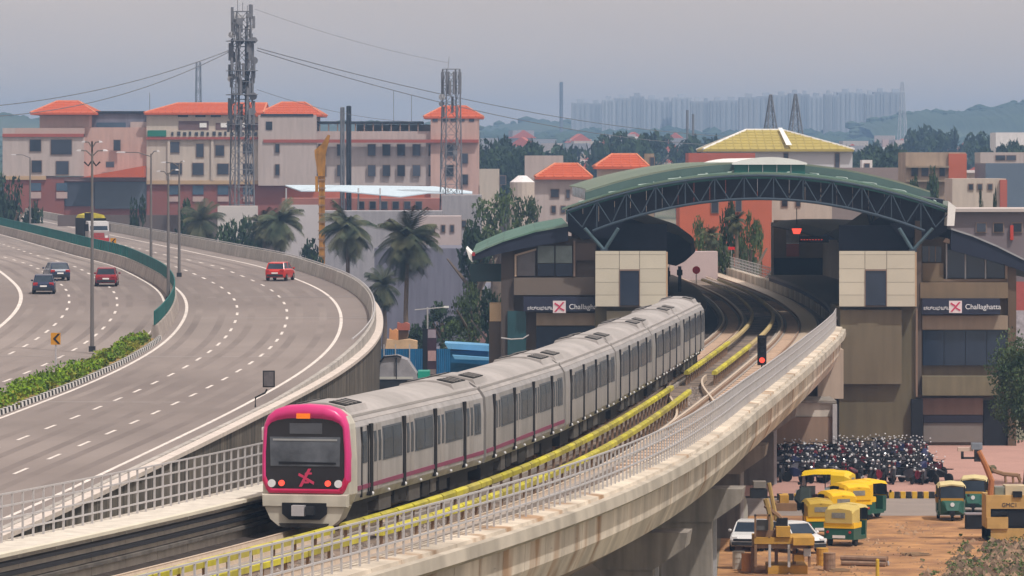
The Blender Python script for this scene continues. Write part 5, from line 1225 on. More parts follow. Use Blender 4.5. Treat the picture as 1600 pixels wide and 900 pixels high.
# ------------------------------------------------------------------ street furniture by the expressway
def lamp_post(label, px, pyb, pyt, off_hint, arms, kind=0):
    # base stands on the road embankment: solve the distance from the base row
    Y = 0
    for Yq in np.arange(200, 900, .5):
        if HY + (CZ - RH(Yq) - .15) * FX / Yq <= pyb: Y = Yq; break
    p = at(px, pyb, Y); z0 = RH(Y) + .1; H = at(px, pyt, Y).z - z0; t = thing('street_lamp', label, 'street lamp', (p.x, Y, z0))
    MB().tube([(0, 0, 0), (0, 0, H)], .14, 8, .07).build('pole', M('lamp_pole_grey', (.16, .15, .15), .6, .1, 1), t); MB().box(-.2, -.2, 0, .2, .2, .35).build('base_plate', dark_m, t)
    for k, (dx, dz) in enumerate(arms):
        MB().tube([(0, 0, H + dz - .25), (dx * .5, 0, H + dz + .1), (dx, 0, H + dz + .12)], .045, 5).build('arm', M('lamp_pole_grey', (.16, .15, .15), .6, .1, 1), t)
        MB().loft([[(dx, -.14, H + dz + .06), (dx, .14, H + dz + .06), (dx, .10, H + dz + .2), (dx, -.10, H + dz + .2)], [(dx * 1.32 + .1 * (1 if dx > 0 else -1), -.10, H + dz + .08), (dx * 1.32 + .1 * (1 if dx > 0 else -1), .10, H + dz + .08), (dx * 1.32, .06, H + dz + .16), (dx * 1.32, -.06, H + dz + .16)]]).build('lamp_head', galv, t)
    return t, H
t, H = lamp_post('tall lamp post with a cluster of heads standing in the green median', 144, 549, 238, 0, [(-.7, 0), (.7, 0), (-.45, .55), (.45, .55)])
MB().tube([(-.5, 0, H - .6), (-.25, 0, H - .85), (0, 0, H - .5)], .06, 5).build('bracket', dark_m, t); MB().tube([(.5, 0, H - .6), (.25, 0, H - .85), (0, 0, H - .5)], .06, 5).build('bracket', dark_m, t)
MB().tube([(0, 0, H), (0, 0, H + .7)], .06, 5).build('top_spigot', dark_m, t)
lamp_post('thin lamp post at the far left behind the green screen', 47, 371, 246, 0, [(-1.6, .2)])
lamp_post('lamp post with two pale arms, left of a close pair', 236, 424, 240, 0, [(-2.2, .0), (.5, .1)]); lamp_post('nearer lamp post of the close pair on the median', 263, 470, 270, 0, [(-.6, 0), (.55, .1)]); lamp_post('farther lamp post of the close pair', 280, 432, 256, 0, [(-1.1, 0), (.3, .1)])
def chevron(label, px, pyb, pyt, w_):
    Y = 0
    for Yq in np.arange(200, 900, .5):
        if HY + (CZ - RH(Yq) - .15) * FX / Yq <= pyb: Y = Yq; break
    p = at(px, pyb, Y); z0 = RH(Y) + .1; H = at(px, pyt, Y).z - z0; t = thing('chevron_sign', label, 'road sign', (p.x, Y, z0))
    MB().tube([(0, .06, 0), (0, .06, H - .1)], .05, 6).build('post', galv, t); hw = w_ / 2; hh = w_ * .62
    MB().box(-hw, -.02, H - 2 * hh, hw, .02, H).build('sign_plate', M('sign_orange', (.55, .25, .02), .6, .1, 2), t)
    c = H - hh; MB().prism([(.22 * w_, c + hh * .85), (-.28 * w_, c), (.22 * w_, c - hh * .85), (.46 * w_, c - hh * .85), (.0, c), (.46 * w_, c + hh * .85)], -.035, -.025).build('chevron', black, t)
chevron('orange chevron sign on a post at the left edge of the median shrubs', 87, 571, 520, .58); chevron('small orange chevron sign right of the truck', 177, 396, 372, .55)
# flood light on the wall
Yf = 175; p = at(399, 632, Yf); t = thing('flood_light', 'black flood light on a bent bracket above the retaining wall', 'flood light', (p.x, Yf, p.z))
MB().tube([(0, 0, -.1), (0, 0, .25), (.35, 0, .42), (.42, 0, .55)], .035, 6).build('bracket', dark_m, t); MB().box(.27, -.08, .62, .70, .08, 1.22).build('lamp_housing', dark_m, t); MB().box(.31, -.1, .66, .66, -.08, 1.18).build('lamp_lens', M('lens_grey', (.12, .11, .12), .3, .3, 6), t)

# ------------------------------------------------------------------ vehicles
def wheels(t, xs, ys, r, w_, m=tyre):
    for y in ys:
        for x in xs:
            f = MB().cyl((x, y, r), r, w_, 16, 'x').build('wheel', m, t); MB().cyl((x + (.02 if x > 0 else -.02), y, r), r * .55, w_, 12, 'x').build('rim', chrome, f)
def car(label, paint, p, rz, L=3.9, W=1.72, Hh=1.5, group=None, front=False, estate=False):
    t = thing('parked_car' if front is None else 'passenger_car', label, 'car', p, rz, group)
    # side profile rings across the width; nose towards +Y
    def ring(y, zt, zb, w_): return [(-w_ * .93, y, zb), (-w_, y, zb + .22), (-w_, y, zt - .12), (-w_ * .9, y, zt), (w_ * .9, y, zt), (w_, y, zt - .12), (w_, y, zb + .22), (w_ * .93, y, zb)]
    hw = W / 2; h = L / 2
    MB().loft([ring(-h, .78, .38, hw * .86), ring(-h + .12, .95, .26, hw * .95), ring(-h + .6, 1.0, .24, hw), ring(0, .98, .24, hw), ring(h - 1.0, .94, .24, hw), ring(h - .3, .82, .26, hw * .95), ring(h, .62, .36, hw * .84)]).build('body', paint, t)
    def cab(y, z, w_): return [(-w_, y, .9), (-w_ * .8, y, z), (w_ * .8, y, z), (w_, y, .9)]
    zt = Hh - .03; gl = [cab(-h + .12, .92, hw * .88), cab(-h + .48, zt - .06, hw * .92), cab(-h + .8, zt, hw * .93), cab(.35, zt, hw * .92), cab(1.0, .93, hw * .88)]
    MB().loft(gl).build('greenhouse', glass_d, t)
    MB().loft([[(-hw * .745, y, z - .02), (-hw * .72, y, z + .03), (hw * .72, y, z + .03), (hw * .745, y, z - .02)] for y, z in ((-h + .46, zt - .07), (-h + .8, zt), (0, zt + .02), (.4, zt - .03))]).build('roof', paint, t)
    for sx in (-1, 1):
        for y0, y1 in ((-h + .14, -h + .46), (.36, 1.0)):
            MB().tube([(sx * hw * .86, y0 if y0 < 0 else y1, .93), (sx * hw * .73, y1 if y0 < 0 else y0, zt - .03)], .04, 5).build('roof_pillar', paint, t)
        MB().tube([(sx * hw * .885, -.35, .93), (sx * hw * .75, -.35, zt)], .035, 5).build('door_pillar', paint, t)
        MB().ball((sx * (hw + .09), .75, 1.0), .1, 6, 4, (1, .7, .8)).build('mirror', paint, t)
        MB().box(sx * hw * .70 - .17, -h - .0, .68, sx * hw * .70 + .17, -h + .14, .90).build('tail_light', M('tail_lens', (.45, .02, .02), .3, .1, 1), t); MB().box(sx * hw * .68 - .18, h - .2, .60, sx * hw * .68 + .18, h - .04, .76).build('headlight', lamp_wh, t)
    MB().box(-hw * .8, -h - .05, .33, hw * .8, -h + .08, .52).build('rear_bumper', dark_m, t); MB().box(-.26, -h - .065, .56, .26, -h + .02, .68).build('number_plate', white_m, t); MB().box(-hw * .8, h - .1, .32, hw * .8, h + .03, .5).build('front_bumper', dark_m, t)
    MB().box(-.6, h - .1, .55, .6, h + .01, .66).build('front_grille', black, t)
    wheels(t, (-hw + .1, hw - .1), (-h + .72, h - .75), .31, .2); return t
def roadpos(px, py, dz=0):
    best = None
    for Yq in np.arange(150, 900, .25):
        if HY + (CZ - RH(Yq)) * FX / Yq <= py: return Vector(((px - 800) / FX * Yq, Yq, RH(Yq) + .01))
def heading(p): 
    i = int(np.argmin(np.hypot(road.P[:, 0] - p.x, road.P[:, 1] - p.y))); return math.atan2(road.T[i][0], road.T[i][1])
p = roadpos(69, 459); car('dark blue hatchback nearest on the left carriageway', carblue, p, -heading(p) - .05, 3.9, 1.75, 1.5)
p = roadpos(88, 438); car('dark blue saloon just behind the nearest hatchback', M('navy_car_paint', (.03, .045, .09), .22, .03, 1), p, -heading(p) + .1, 4.2, 1.75, 1.48)
p = roadpos(167, 447); car('maroon hatchback on the lane next to the median wall', carmaroon, p, -heading(p) - .1, 3.9, 1.78, 1.5)
p = roadpos(438, 438); car('bright red hatchback alone on the right carriageway', carred, p, -heading(p) - .35, 3.7, 1.72, 1.5)
# truck
p = roadpos(144, 384); t = thing('truck', 'white tipper truck with yellow topped load and black sides coming round the bend', 'truck', p, math.pi - heading(p) + .12); t.scale = (.93,) * 3
MB().box(-1.2, 2.0, .9, 1.2, 4.0, 1.7).build('cab_lower', M('truck_cab_white', (.34, .30, .30), .5, .1, 1), t); MB().prism([(2.05, 1.7), (4.0, 1.7), (3.75, 2.75), (2.1, 2.85)], -1.15, 1.15, 'x').build('cab_upper', M('truck_white', (.50, .49, .50), .5, .1, 1), t)
MB().prism([(3.86, 1.80), (3.99, 1.80), (3.79, 2.55), (3.72, 2.55)], -1.0, 1.0, 'x').build('windscreen', glass_d, t)
MB().box(-1.15, 3.95, .55, 1.15, 4.12, .95).build('bumper', M('truck_red', (.40, .05, .05), .6, .1, 1), t); MB().box(-.6, 4.0, 1.0, .6, 4.05, 1.5).build('radiator_grille', M('truck_grille_red', (.30, .06, .06), .6, .2, 5), t)
for sx in (-1, 1): MB().box(sx * .85 - .15, 4.0, .95, sx * .85 + .15, 4.06, 1.2).build('headlight', lamp_wh, t); MB().box(sx * 1.2 - .1, 3.7, 1.7, sx * 1.45 + .1, 3.8, 2.5).build('mirror', black, t)
MB().box(-1.25, -3.6, 1.1, 1.25, 1.85, 3.15).build('cargo_body', black, t); MB().loft([[(-1.2, y, 3.15), (-1.0, y, 3.5), (0, y, 3.75), (1.0, y, 3.5), (1.2, y, 3.15)] for y in (-3.5, 1.8)]).build('load_cover', M('yellow_load', (.45, .38, .05), .8, .3, 2), t)
MB().box(.35, 1.86, 2.85, 1.25, 2.0, 3.75).build('headboard', black, t); MB().box(-.5, -3.6, .7, .5, 3.8, 1.05).build('chassis', dark_m, t); wheels(t, (-1.05, 1.05), (3.1, -1.4, -2.6), .5, .32)
# auto rickshaws
def auto(label, p, rz, canopy=auto_y, upper=auto_y, lower=auto_g, s=1.0, group=None):
    t = thing('auto_rickshaw', label, 'auto rickshaw', p, rz); W = .66
    # nose towards +Y, length 2.65
    MB().loft([[(-W, -1.25, .30), (-W, -1.25, 1.0), (W, -1.25, 1.0), (W, -1.25, .30)], [(-W, -.2, .25), (-W, -.2, 1.0), (W, -.2, 1.0), (W, -.2, .25)]]).build('rear_body', lower, t)
    MB().box(-W - .015, -1.27, .78, W + .015, -.18, 1.02).build('yellow_belt', upper, t)
    MB().loft([[(-W, -.2, .25), (-W, -.2, .42), (W, -.2, .42), (W, -.2, .25)], [(-W, .55, .25), (-W, .55, .42), (W, .55, .42), (W, .55, .25)]]).build('floor_pan', lower, t)
    MB().loft([[(-W * .95, .5, .28), (-W * .95, .5, 1.02), (W * .95, .5, 1.02), (W * .95, .5, .28)], [(-W * .80, .95, .32), (-W * .85, .92, 1.0), (W * .85, .92, 1.0), (W * .80, .95, .32)], [(-.26, 1.28, .50), (-.34, 1.12, .86), (.34, 1.12, .86), (.26, 1.28, .50)]]).build('front_cowl', lower, t)
    MB().box(-W * .8, .93, .92, W * .8, .99, 1.06).build('yellow_band', upper, t)
    def hoop(y, w_, zt, zb): return [(-w_, y, zb), (-w_, y, zt - .18), (-w_ * .82, y, zt - .03), (0, y, zt + .03), (w_ * .82, y, zt - .03), (w_, y, zt - .18), (w_, y, zb), (w_ - .03, y, zb), (w_ - .03, y, zt - .2), (0, y, zt - .02), (-w_ + .03, y, zt - .2), (-w_ + .03, y, zb)]
    MB().loft([hoop(-1.3, W * .93, 1.60, 1.0), hoop(-1.05, W + .01, 1.72, 1.0), hoop(-.45, W + .02, 1.76, 1.0)]).build('rear_hood', canopy, t)
    MB().loft([[(-W, y, z - .16), (-W * .82, y, z - .02), (0, y, z + .04), (W * .82, y, z - .02), (W, y, z - .16), (W * .8, y, z - .1), (0, y, z - .02), (-W * .8, y, z - .1)] for y, z in ((-.45, 1.77), (.3, 1.76), (.86, 1.68))]).build('roof_canopy', canopy, t)
    MB().prism([(-W * .9, 1.0), (-W * .88, 1.55), (W * .88, 1.55), (W * .9, 1.0)], -1.31, -1.27).build('hood_back', canopy, t)
    MB().box(-.3, -1.325, 1.22, .3, -1.31, 1.45).build('rear_window', M('hood_window', (.22, .22, .20), .4, .3, 5), t); MB().box(-.28, -1.29, .36, .28, -1.26, .48).build('number_plate', white_m, t)
    MB().prism([(-W * .84, 1.05), (W * .84, 1.05), (W * .80, 1.58), (-W * .80, 1.58)], .90, .93).build('windscreen', glass_d, t)
    for sx in (-1, 1):
        MB().tube([(sx * W * .88, .92, 1.0), (sx * W * .88, .84, 1.62)], .03, 5).build('front_pillar', black, t); MB().tube([(sx * W, -.2, 1.0), (sx * W, -.2, 1.6)], .025, 5).build('side_pillar', black, t)
        MB().box(sx * (W - .02) - .04, -1.29, .5, sx * (W - .02) + .02, -1.25, .65).build('tail_light', lamp_red, t) if False else MB().cyl((sx * .5, -1.28, .62), .06, .04, 8, 'y').build('tail_light', M('tail_lens', (.45, .02, .02), .3, .1, 1), t)
        MB().ball((sx * (W + .1), .95, 1.2), .07, 6, 4).build('mirror', black, t)
    MB().box(-W * .85, -.9, .5, W * .85, -.35, .72).build('seat', M('seat_vinyl', (.10, .03, .02), .6, .1, 2), t); MB().box(-.3, .15, .42, .3, .45, .68).build('driver_seat', M('seat_vinyl', (.10, .03, .02), .6, .1, 2), t)
    MB().cyl((0, 1.18, .78), .10, .12, 10, 'y').build('headlight', lamp_wh, t); MB().cyl((0, 1.05, .21), .21, .12, 14, 'x').build('front_wheel', tyre, t)
    for sx in (-1, 1): MB().cyl((sx * .56, -.75, .21), .21, .14, 14, 'x').build('rear_wheel', tyre, t)
    MB().box(-.12, 1.0, .28, .12, 1.3, .50).build('mudguard', black, t)
    t.scale = (s, s, s); return t
def ga(px, py): p = onground(px, py); return (p.x, p.y, .01)
S_ = 1.22
auto('auto rickshaw with tan and pale yellow hood nearest the camera, seen from behind', ga(1325, 851), R(-22), M('tan_hood', (.55, .42, .13), .6, .1, 1), auto_y, auto_g, S_ * .98)
auto('auto rickshaw with tan hood left of the nearest one', ga(1277, 838), R(4), M('ochre_hood', (.46, .31, .05), .6, .1, 1), auto_y, auto_g, S_ * .92)
auto('bright yellow auto rickshaw right behind the nearest one', ga(1306, 826), R(12), s=S_ * .95); auto('bright yellow auto rickshaw in the middle of the group', ga(1326, 812), R(18), s=S_ * .95)
auto('yellow auto rickshaw at the right end of the group beside the kerb', ga(1352, 810), R(-35), s=S_)
auto('yellow roofed auto rickshaw at the back left of the group, seen side on', ga(1287, 797), R(75), M('bright_yellow_hood', (.75, .50, .01), .5, .05, 1), M('pale_blue_panel', (.30, .38, .40), .5, .2, 1), M('grey_green_body', (.10, .13, .12), .5, .2, 1), s=S_ * 1.05)
auto('dark green auto rickshaw with pale canopy facing the camera, left one of two', ga(1486, 812), R(178), auto_c, M('auto_ochre_band', (.40, .22, .03), .6, .1, 1), auto_g, S_ * .96); auto('dark green auto rickshaw facing the camera beside the yellow crane', ga(1522, 800), R(172), auto_c, M('auto_ochre_band', (.40, .22, .03), .6, .1, 1), auto_g, S_ * .94)
# parked white cars under the viaduct
car('white hatchback parked behind the yellow rig, its rear glass showing', carwhite, ga(1240, 862), R(-150), 3.8, 1.7, 1.5, front=None); car('white car nose showing at the foot of the grey pier', carwhite, ga(1172, 858), R(170), 4.0, 1.7, 1.45, front=None)
t = thing('storage_bin', 'dark open storage bin on the earth in front of the second green rickshaw', 'bin', ga(1523, 826)); MB().box(-.5, -.4, 0, .5, .4, .75).build('bin_body', black, t); MB().box(-.54, -.44, .75, .54, .44, .83).build('rim', M('grey_rim', (.25, .22, .24), .6, .1, 1), t)
t = thing('curved_board', 'pale curved board leaning beside the grey pier', 'board', ga(1158, 835)); 
o = MB().loft([[(x * w_ , .05 * x * x, z), (x * w_, .06 + .05 * x * x, z)] for x in (0,) for w_, z in ((1, 0),)] + [], caps=False) if False else MB()
o.prism([(.36 * math.cos(a) * 1.0, 1.1 + 1.15 * math.sin(a)) for a in [2 * math.pi * k / 18 for k in range(18)]], -.04, .04); o.build('board', M('pale_board', (.50, .50, .46), .7, .05, 1), t)
# motorcycles: one model copied
mc = thing('motorcycle', 'parked motorcycle in the dense rows behind the service road', 'motorcycle', (0, 0, 0), 0, 'motorcycles parked in rows before the station')
f = MB().cyl((0, .62, .29), .29, .10, 12, 'x').build('front_wheel', tyre, mc); f = MB().cyl((0, -.62, .29), .29, .12, 12, 'x').build('rear_wheel', tyre, mc)
MB().loft([[(-.10, -.35, .35), (-.12, -.35, .62), (.12, -.35, .62), (.10, -.35, .35)], [(-.14, .2, .3), (-.15, .2, .82), (.15, .2, .82), (.14, .2, .3)], [(-.06, .45, .5), (-.08, .45, .8), (.08, .45, .8), (.06, .45, .5)]]).build('body', dark_m, mc)
MB().loft([[(-.08, -.9, .80), (-.12, -.5, .78), (.12, -.5, .78), (.08, -.9, .80)], [(-.08, -.9, .86), (-.13, -.1, .84), (.13, -.1, .84), (.08, -.9, .86)]]).build('seat', black, mc)
MB().tube([(0, .62, .29), (0, .42, .95)], .045, 5).build('fork', dark_m, mc); MB().tube([(-.34, .34, 1.02), (0, .42, .97), (.34, .34, 1.02)], .02, 5).build('handlebar', dark_m, mc)
hl = MB().ball((0, .52, .86), .085, 7, 5).build('headlight', M('bike_headlight', (.42, .43, .45), .2, .1, 1), mc)
for sx in (-1, 1): MB().ball((sx * .30, .36, 1.16), .052, 6, 4, (1, .4, .8)).build('mirror', M('mirror_glint', (.62, .64, .68), .3, .3, 3), mc)
MB().cyl((.17, -.45, .34), .05, .6, 8, 'y').build('exhaust', galv, mc)
mck = kids(mc); first = True; random.seed(31)
bodym = [dark_m, black, M('bike_maroon', (.20, .015, .03), .35, .05, 1), M('bike_blue', (.02, .03, .10), .35, .05, 1), M('bike_grey', (.10, .10, .12), .4, .05, 1)]
bmesh_v = []
for m_ in bodym: me = [k for k in mck if k.name.startswith('body')][0].data.copy(); me.materials.clear(); me.materials.append(m_); bmesh_v.append(me)
for row, (py, x0, x1) in enumerate(((712, 1222, 1440), (719, 1218, 1448), (727, 1214, 1452), (736, 1214, 1460), (746, 1214, 1468), (757, 1222, 1476))):
    px = x0 + U(0, 4)
    while px < x1:
        if row == 5 and px < 1330 and rnd() < .25: px += 12; continue
        p = onground(px, py + U(-2, 2)); loc = (p.x, p.y, .10); rz = math.pi + U(-.7, .7) if rnd() < .7 else U(-1.2, 1.2)
        if first: mc.location = loc; mc.rotation_euler = (0, 0, rz); r_ = mc; first = False; cs = mck
        else: r_ = copy_tree(mc, loc, rz, ch=mck)
        r_.scale = (U(1.0, 1.2),) * 3; r_.rotation_euler = (0, U(-.14, .05), rz)
        b_ = [k for k in C.objects[-12:] if k.parent == r_ and k.name.startswith('body')]
        ci = random.randrange(5)
        if b_: b_[0].data = bmesh_v[ci]
        r_['label'] = ['dark grey', 'black', 'maroon', 'dark blue', 'grey'][ci] + ' motorcycle in ' + ['the rearmost row against the station wall', 'the second row from the station wall', 'the third row from the station wall', 'the third row from the road', 'the second row from the road', 'the front row facing the road'][row]
        px += U(10, 14)
mk = onground(1397, 756); 
# black and yellow kerb
kb = thing('striped_kerb', 'low kerb painted in black and yellow blocks in front of the motorcycles', 'kerb'); px = 1362; k = 0
while px < 1472:
    a, b = onground(px, 779), onground(px + 8.6, 779); MB().box(a.x + .02, a.y, 0, b.x - .02, a.y + .5, .38).build('kerb_block', kerb_y if k % 2 else kerb_k, kb); px += 9; k += 1
kb = thing('striped_kerb', 'short black and yellow kerb piece left of the rickshaws', 'kerb'); px = 1214; k = 0
while px < 1250:
    a, b = onground(px, 782), onground(px + 8.6, 782); MB().box(a.x + .02, a.y, 0, b.x - .02, a.y + .5, .38).build('kerb_block', kerb_y if k % 2 else kerb_k, kb); px += 9; k += 1
# drilling rig left
Yr = 232; p = at(1222, 0, Yr); t = thing('drilling_rig', 'yellow brown drilling rig with lattice mast and platform beside the viaduct', 'machine', (p.x, Yr, 0)); K = Yr / FX
def rb(name, mat, x0, x1, y0, y1, dy=0, d=1.0):
    a = at(x0, y1, Yr); b = at(x1, y0, Yr); return MB().box(a.x - p.x, dy, a.z, b.x - p.x, dy + d, b.z).build(name, mat, t)
rb('deck', mach_y, 1178, 1272, 839, 849, -.4, 2.6); rb('deck_lower', mach_b, 1178, 1272, 849, 856, -.3, 2.4); rb('engine_cover', mach_b, 1182, 1234, 829, 839, 0, 1.6); rb('tool_box', mach_y, 1212, 1234, 822, 838, -.5, .8)
rb('operator_seat', black, 1214, 1231, 810, 822, 0, .5)
for x in (1178, 1200, 1230, 1262): rb('leg_post', galv_l if x in (1200, 1230) else mach_b, x, x + 4, 850, 885, -.45 if x != 1262 else -.3, .15)
for x in (1178, 1200): rb('guard_post', mach_b, x, x + 3, 803, 840, -.4, .1)
rb('guard_rail', mach_b, 1178, 1203, 803, 806, -.4, .1); rb('control_panel', M('control_grey', (.12, .12, .12), .5, .2, 1), 1182, 1200, 812, 828, -.2, .3)
rb('counterweight', mach_y, 1200, 1262, 884, 902, 0, 2.5); rb('hydraulic_tank', mach_y, 1238, 1270, 838, 850, -.8, .5); rb('pump', mach_y, 1240, 1256, 866, 876, -.4, .8); rb('pump', galv, 1255, 1266, 856, 868, -.5, .5)
q = lambda px, py: (at(px, py, Yr).x - p.x, .3, at(px, py, Yr).z)
MB().tube([q(1206, 835), q(1203, 800), q(1197, 780)], .14, 6).build('mast', M('ochre_steel', (.40, .27, .10), .7, .2, 1), t); MB().tube([q(1214, 815), q(1206, 775), q(1202, 755)], .10, 6).build('mast', M('ochre_steel', (.40, .27, .10), .7, .2, 1), t)
MB().tube([q(1196, 790), q(1216, 806), q(1222, 812)], .12, 6).build('hose', mach_b, t)
rb('tank_box', mach_b, 1215, 1248, 790, 802, 1.5, 2); rb('motor_block', mach_y, 1222, 1236, 778, 790, 1.8, 1); rb('upper_cage', dark_m, 1176, 1202, 768, 782, 1.5, 1.2); rb('upper_cage', M('cage_grey', (.22, .20, .18), .6, .2, 1), 1180, 1200, 756, 766, 1.5, 1.0)
for x in (1175, 1212, 1240): rb('ground_beam', mach_b, x, x + 5, 856, 905, .8, .2)
# crane on the right
Yc = 252; p = at(1555, 0, Yc); t = thing('yellow_crane', 'yellow ochre crane body with long jib folded to the left, right edge', 'crane', (p.x, Yc, 0))
def cb(name, mat, x0, x1, y0, y1, dy=0, d=1.0):
    a = at(x0, y1, Yc); b = at(x1, y0, Yc); return MB().box(a.x - p.x, dy, a.z, b.x - p.x, dy + d, b.z).build(name, mat, t)
OC = M('crane_ochre', (.50, .31, .11), .7, .2, 1.2)
cb('upper_panel', OC, 1541, 1604, 774, 795, 0, 2.4); cb('side_panel', OC, 1541, 1548, 795, 845, 0, 2.4); cb('lower_panel', OC, 1542, 1575, 808, 826, -.1, 1); cb('base_panel', OC, 1541, 1604, 826, 846, 0, 2.4); cb('dark_bay', dark_m, 1548, 1604, 795, 826, .3, 2); cb('grille', black, 1550, 1574, 799, 805, -.05, .3); cb('grille', black, 1575, 1604, 797, 822, .1, .3)
cb('roof_hatch', M('pale_hatch', (.55, .45, .30), .7, .1, 1), 1572, 1604, 760, 774, .3, 1.5); cb('cabin', M('cabin_glass', (.20, .22, .18), .3, .2, 1), 1556, 1572, 762, 774, .4, 1.2); cb('winch', black, 1583, 1597, 768, 777, -.1, .5)
a = at(1565, 792, Yc); text_mesh('GMC1', .30, text_d, t, (a.x - p.x, -.01, a.z))
q = lambda px, py, dy=.4: (at(px, py, Yc).x - p.x, dy, at(px, py, Yc).z)
for d_ in (0, .5): MB().tube([q(1549, 775, .3 + d_), q(1551, 752, .3 + d_), q(1541, 727, .3 + d_), q(1530, 705, .3 + d_)], .13, 6).build('jib', M('rust_orange', (.42, .17, .07), .8, .2, 1), t)
MB().tube([q(1541, 727, .8), q(1557, 738, .8), q(1570, 742, .8), q(1592, 744, .8), q(1597, 752, .8)], .11, 6).build('jib', mach_b, t)
for px in (1573, 1585, 1595): MB().tube([q(px, 742, .8), q(px + 1, 756, .8)], .07, 5).build('jib_rib', mach_b, t)
cb('jib_head', dark_m, 1524, 1534, 703, 722, .3, .4); cb('jib_head_cap', M('grey_blue_cap', (.22, .25, .30), .6, .3, 2), 1519, 1536, 693, 703, .3, .5); cb('arm_bracket', dark_m, 1504, 1526, 715, 718, .4, .2); cb('arm_bracket', dark_m, 1503, 1507, 706, 718, .4, .2); cb('arm_plate', M('pale_pink_plate', (.55, .42, .36), .7, .1, 1), 1498, 1522, 700, 706, .4, .4)
MB().tube([q(1546, 735, .8), q(1556, 735, 1.1)], .22, 7).build('cylinder', M('olive_dark', (.10, .09, .05), .7, .2, 1), t)
cb('track_base', dark_m, 1541, 1604, 846, 852, .2, 2)
MB().box(-.7, .2, 0, 2.2, 2.2, at(0, 850, Yc).z).build('undercarriage', dark_m, t)
# yard clutter
t = thing('pipe_stack', 'stack of rusty pipes lying on the earth behind the yellow post', 'pipes', ga(1352, 884), R(70))
for k, (a_, z_) in enumerate(((-.3, .12), (0, .12), (.3, .12), (-.15, .36), (.15, .36))): MB().tube([(a_, -1.1, z_), (a_, 1.1 + .1 * (k % 2), z_)], .12, 8).build('pipe', [rust, mach_b, galv][k % 3], t)
for k, (px, py, m_, lb) in enumerate(((1285, 884, mach_y, 'dented yellow drum standing right of the drilling rig'), (1296, 892, rust, 'rusty drum beside the yellow drum'), (1168, 893, tarp, 'orange drum at the foot of the near pier'), (1154, 889, conc_lt, 'pale drum left of the orange drum'))):
    t = thing('drum', lb, 'drum', ga(px, py)); MB().cyl((0, 0, .42), .29, .84, 14).build('drum_body', m_, t)
    for z_ in (.02, .3, .56, .84): MB().cyl((0, 0, z_), .305, .03, 14).build('drum_hoop', m_, t)
for k, (px, py, sx, lb) in enumerate(((1310, 893, .9, 'low pallet of timber boards near the rusty drum'), (1430, 868, 1.1, 'scattered flat boards in the middle of the earth yard'))):
    t = thing('timber_boards', lb, 'boards', ga(px, py), R(20 * k + 8))
    for q in range(6): MB().box(-sx / 2 + U(-.1, .1), -.5 + q * .17, .02 + .05 * (q % 2), sx / 2 + U(-.1, .1), -.36 + q * .17, .07 + .05 * (q % 2)).build('board', M('old_timber', (.26, .17, .10), .9, .3, 2), t)
random.seed(43); mb = MB()
for i in range(1500):
    px, py = U(1150, 1560), U(815, 905); p_ = onground(px, py); n_ = math.sin(p_.x * 1.1) * math.sin(p_.y * .23 + 1)
    if n_ < .25 and rnd() < .8: continue
    r = U(.03, .11) if rnd() < .93 else U(.12, .24); a = U(0, 6.3)
    mb.add([(p_.x + r * math.cos(a), p_.y + r * math.sin(a), 0), (p_.x + r * math.cos(a + 2), p_.y + r * math.sin(a + 2), 0), (p_.x + r * math.cos(a + 4.1), p_.y + r * math.sin(a + 4.1), 0), (p_.x, p_.y, r * .8)], [(0, 1, 3), (1, 2, 3), (2, 0, 3)])
tag(mb.build('yard_stones', M('yard_stone', (.24, .15, .09), .95, .5, 1.5, col2=(.40, .26, .16))), 'loose stones and clods strewn over the earth yard', 'stones', kind='stuff')
# yellow post at the bottom edge and rubble heap
t = thing('bollard', 'yellow post standing at the bottom edge of the earth yard', 'post', ga(1371, 905)); MB().tube([(0, 0, 0), (0, 0, .85)], .09, 8).build('post', kerb_y, t); MB().ball((0, 0, .87), .09, 8, 5).build('cap', kerb_y, t)
random.seed(41); mb = MB(); mg = MB()
for i in range(2600):
    px = U(1440, 1640); py = U(835, 915)
    if (px - 1440) / 130 + (py - 835) / 90 + .25 * math.sin(px * .11) + U(-.35, .35) < 1.0: continue
    p = onground(px, py); h = max(0, (px - 1455) / 150) * .35; r = U(.05, .10) if rnd() < .7 else U(.15, .38)
    a = U(0, 6.3); z = h * rnd() * .6 - .03
    mb.add([(p.x + r * math.cos(a), p.y + r * math.sin(a), z), (p.x + r * math.cos(a + 2), p.y + r * math.sin(a + 2), z), (p.x + r * math.cos(a + 4.1), p.y + r * math.sin(a + 4.1), z), (p.x, p.y, z + r * .9)], [(0, 1, 3), (1, 2, 3), (2, 0, 3)])
    if rnd() < .34: leafcloud(mg, (p.x, p.y, z + .1), U(.15, .5) if rnd() < .3 else .12, 12, .08, .45)
tag(mb.build('rubble_heap', M('rubble', (.13, .095, .065), .95, .6, 1.2, col2=(.32, .21, .14))), 'stones and rubble heaped at the lower right corner', 'rubble', kind='stuff')
tag(mg.build('rubble_weeds', M('weed_foliage', (.07, .12, .035), .9, .4, 2, col2=(.14, .18, .07))), 'grey green weeds growing through the rubble heap', 'weeds', kind='stuff')
for px, py in ((1160, 895), (1190, 905), (1150, 880)):
    pass
for k, (px, py, s, lb) in enumerate(((1385, 752, 1.1, ''),)):
    pass
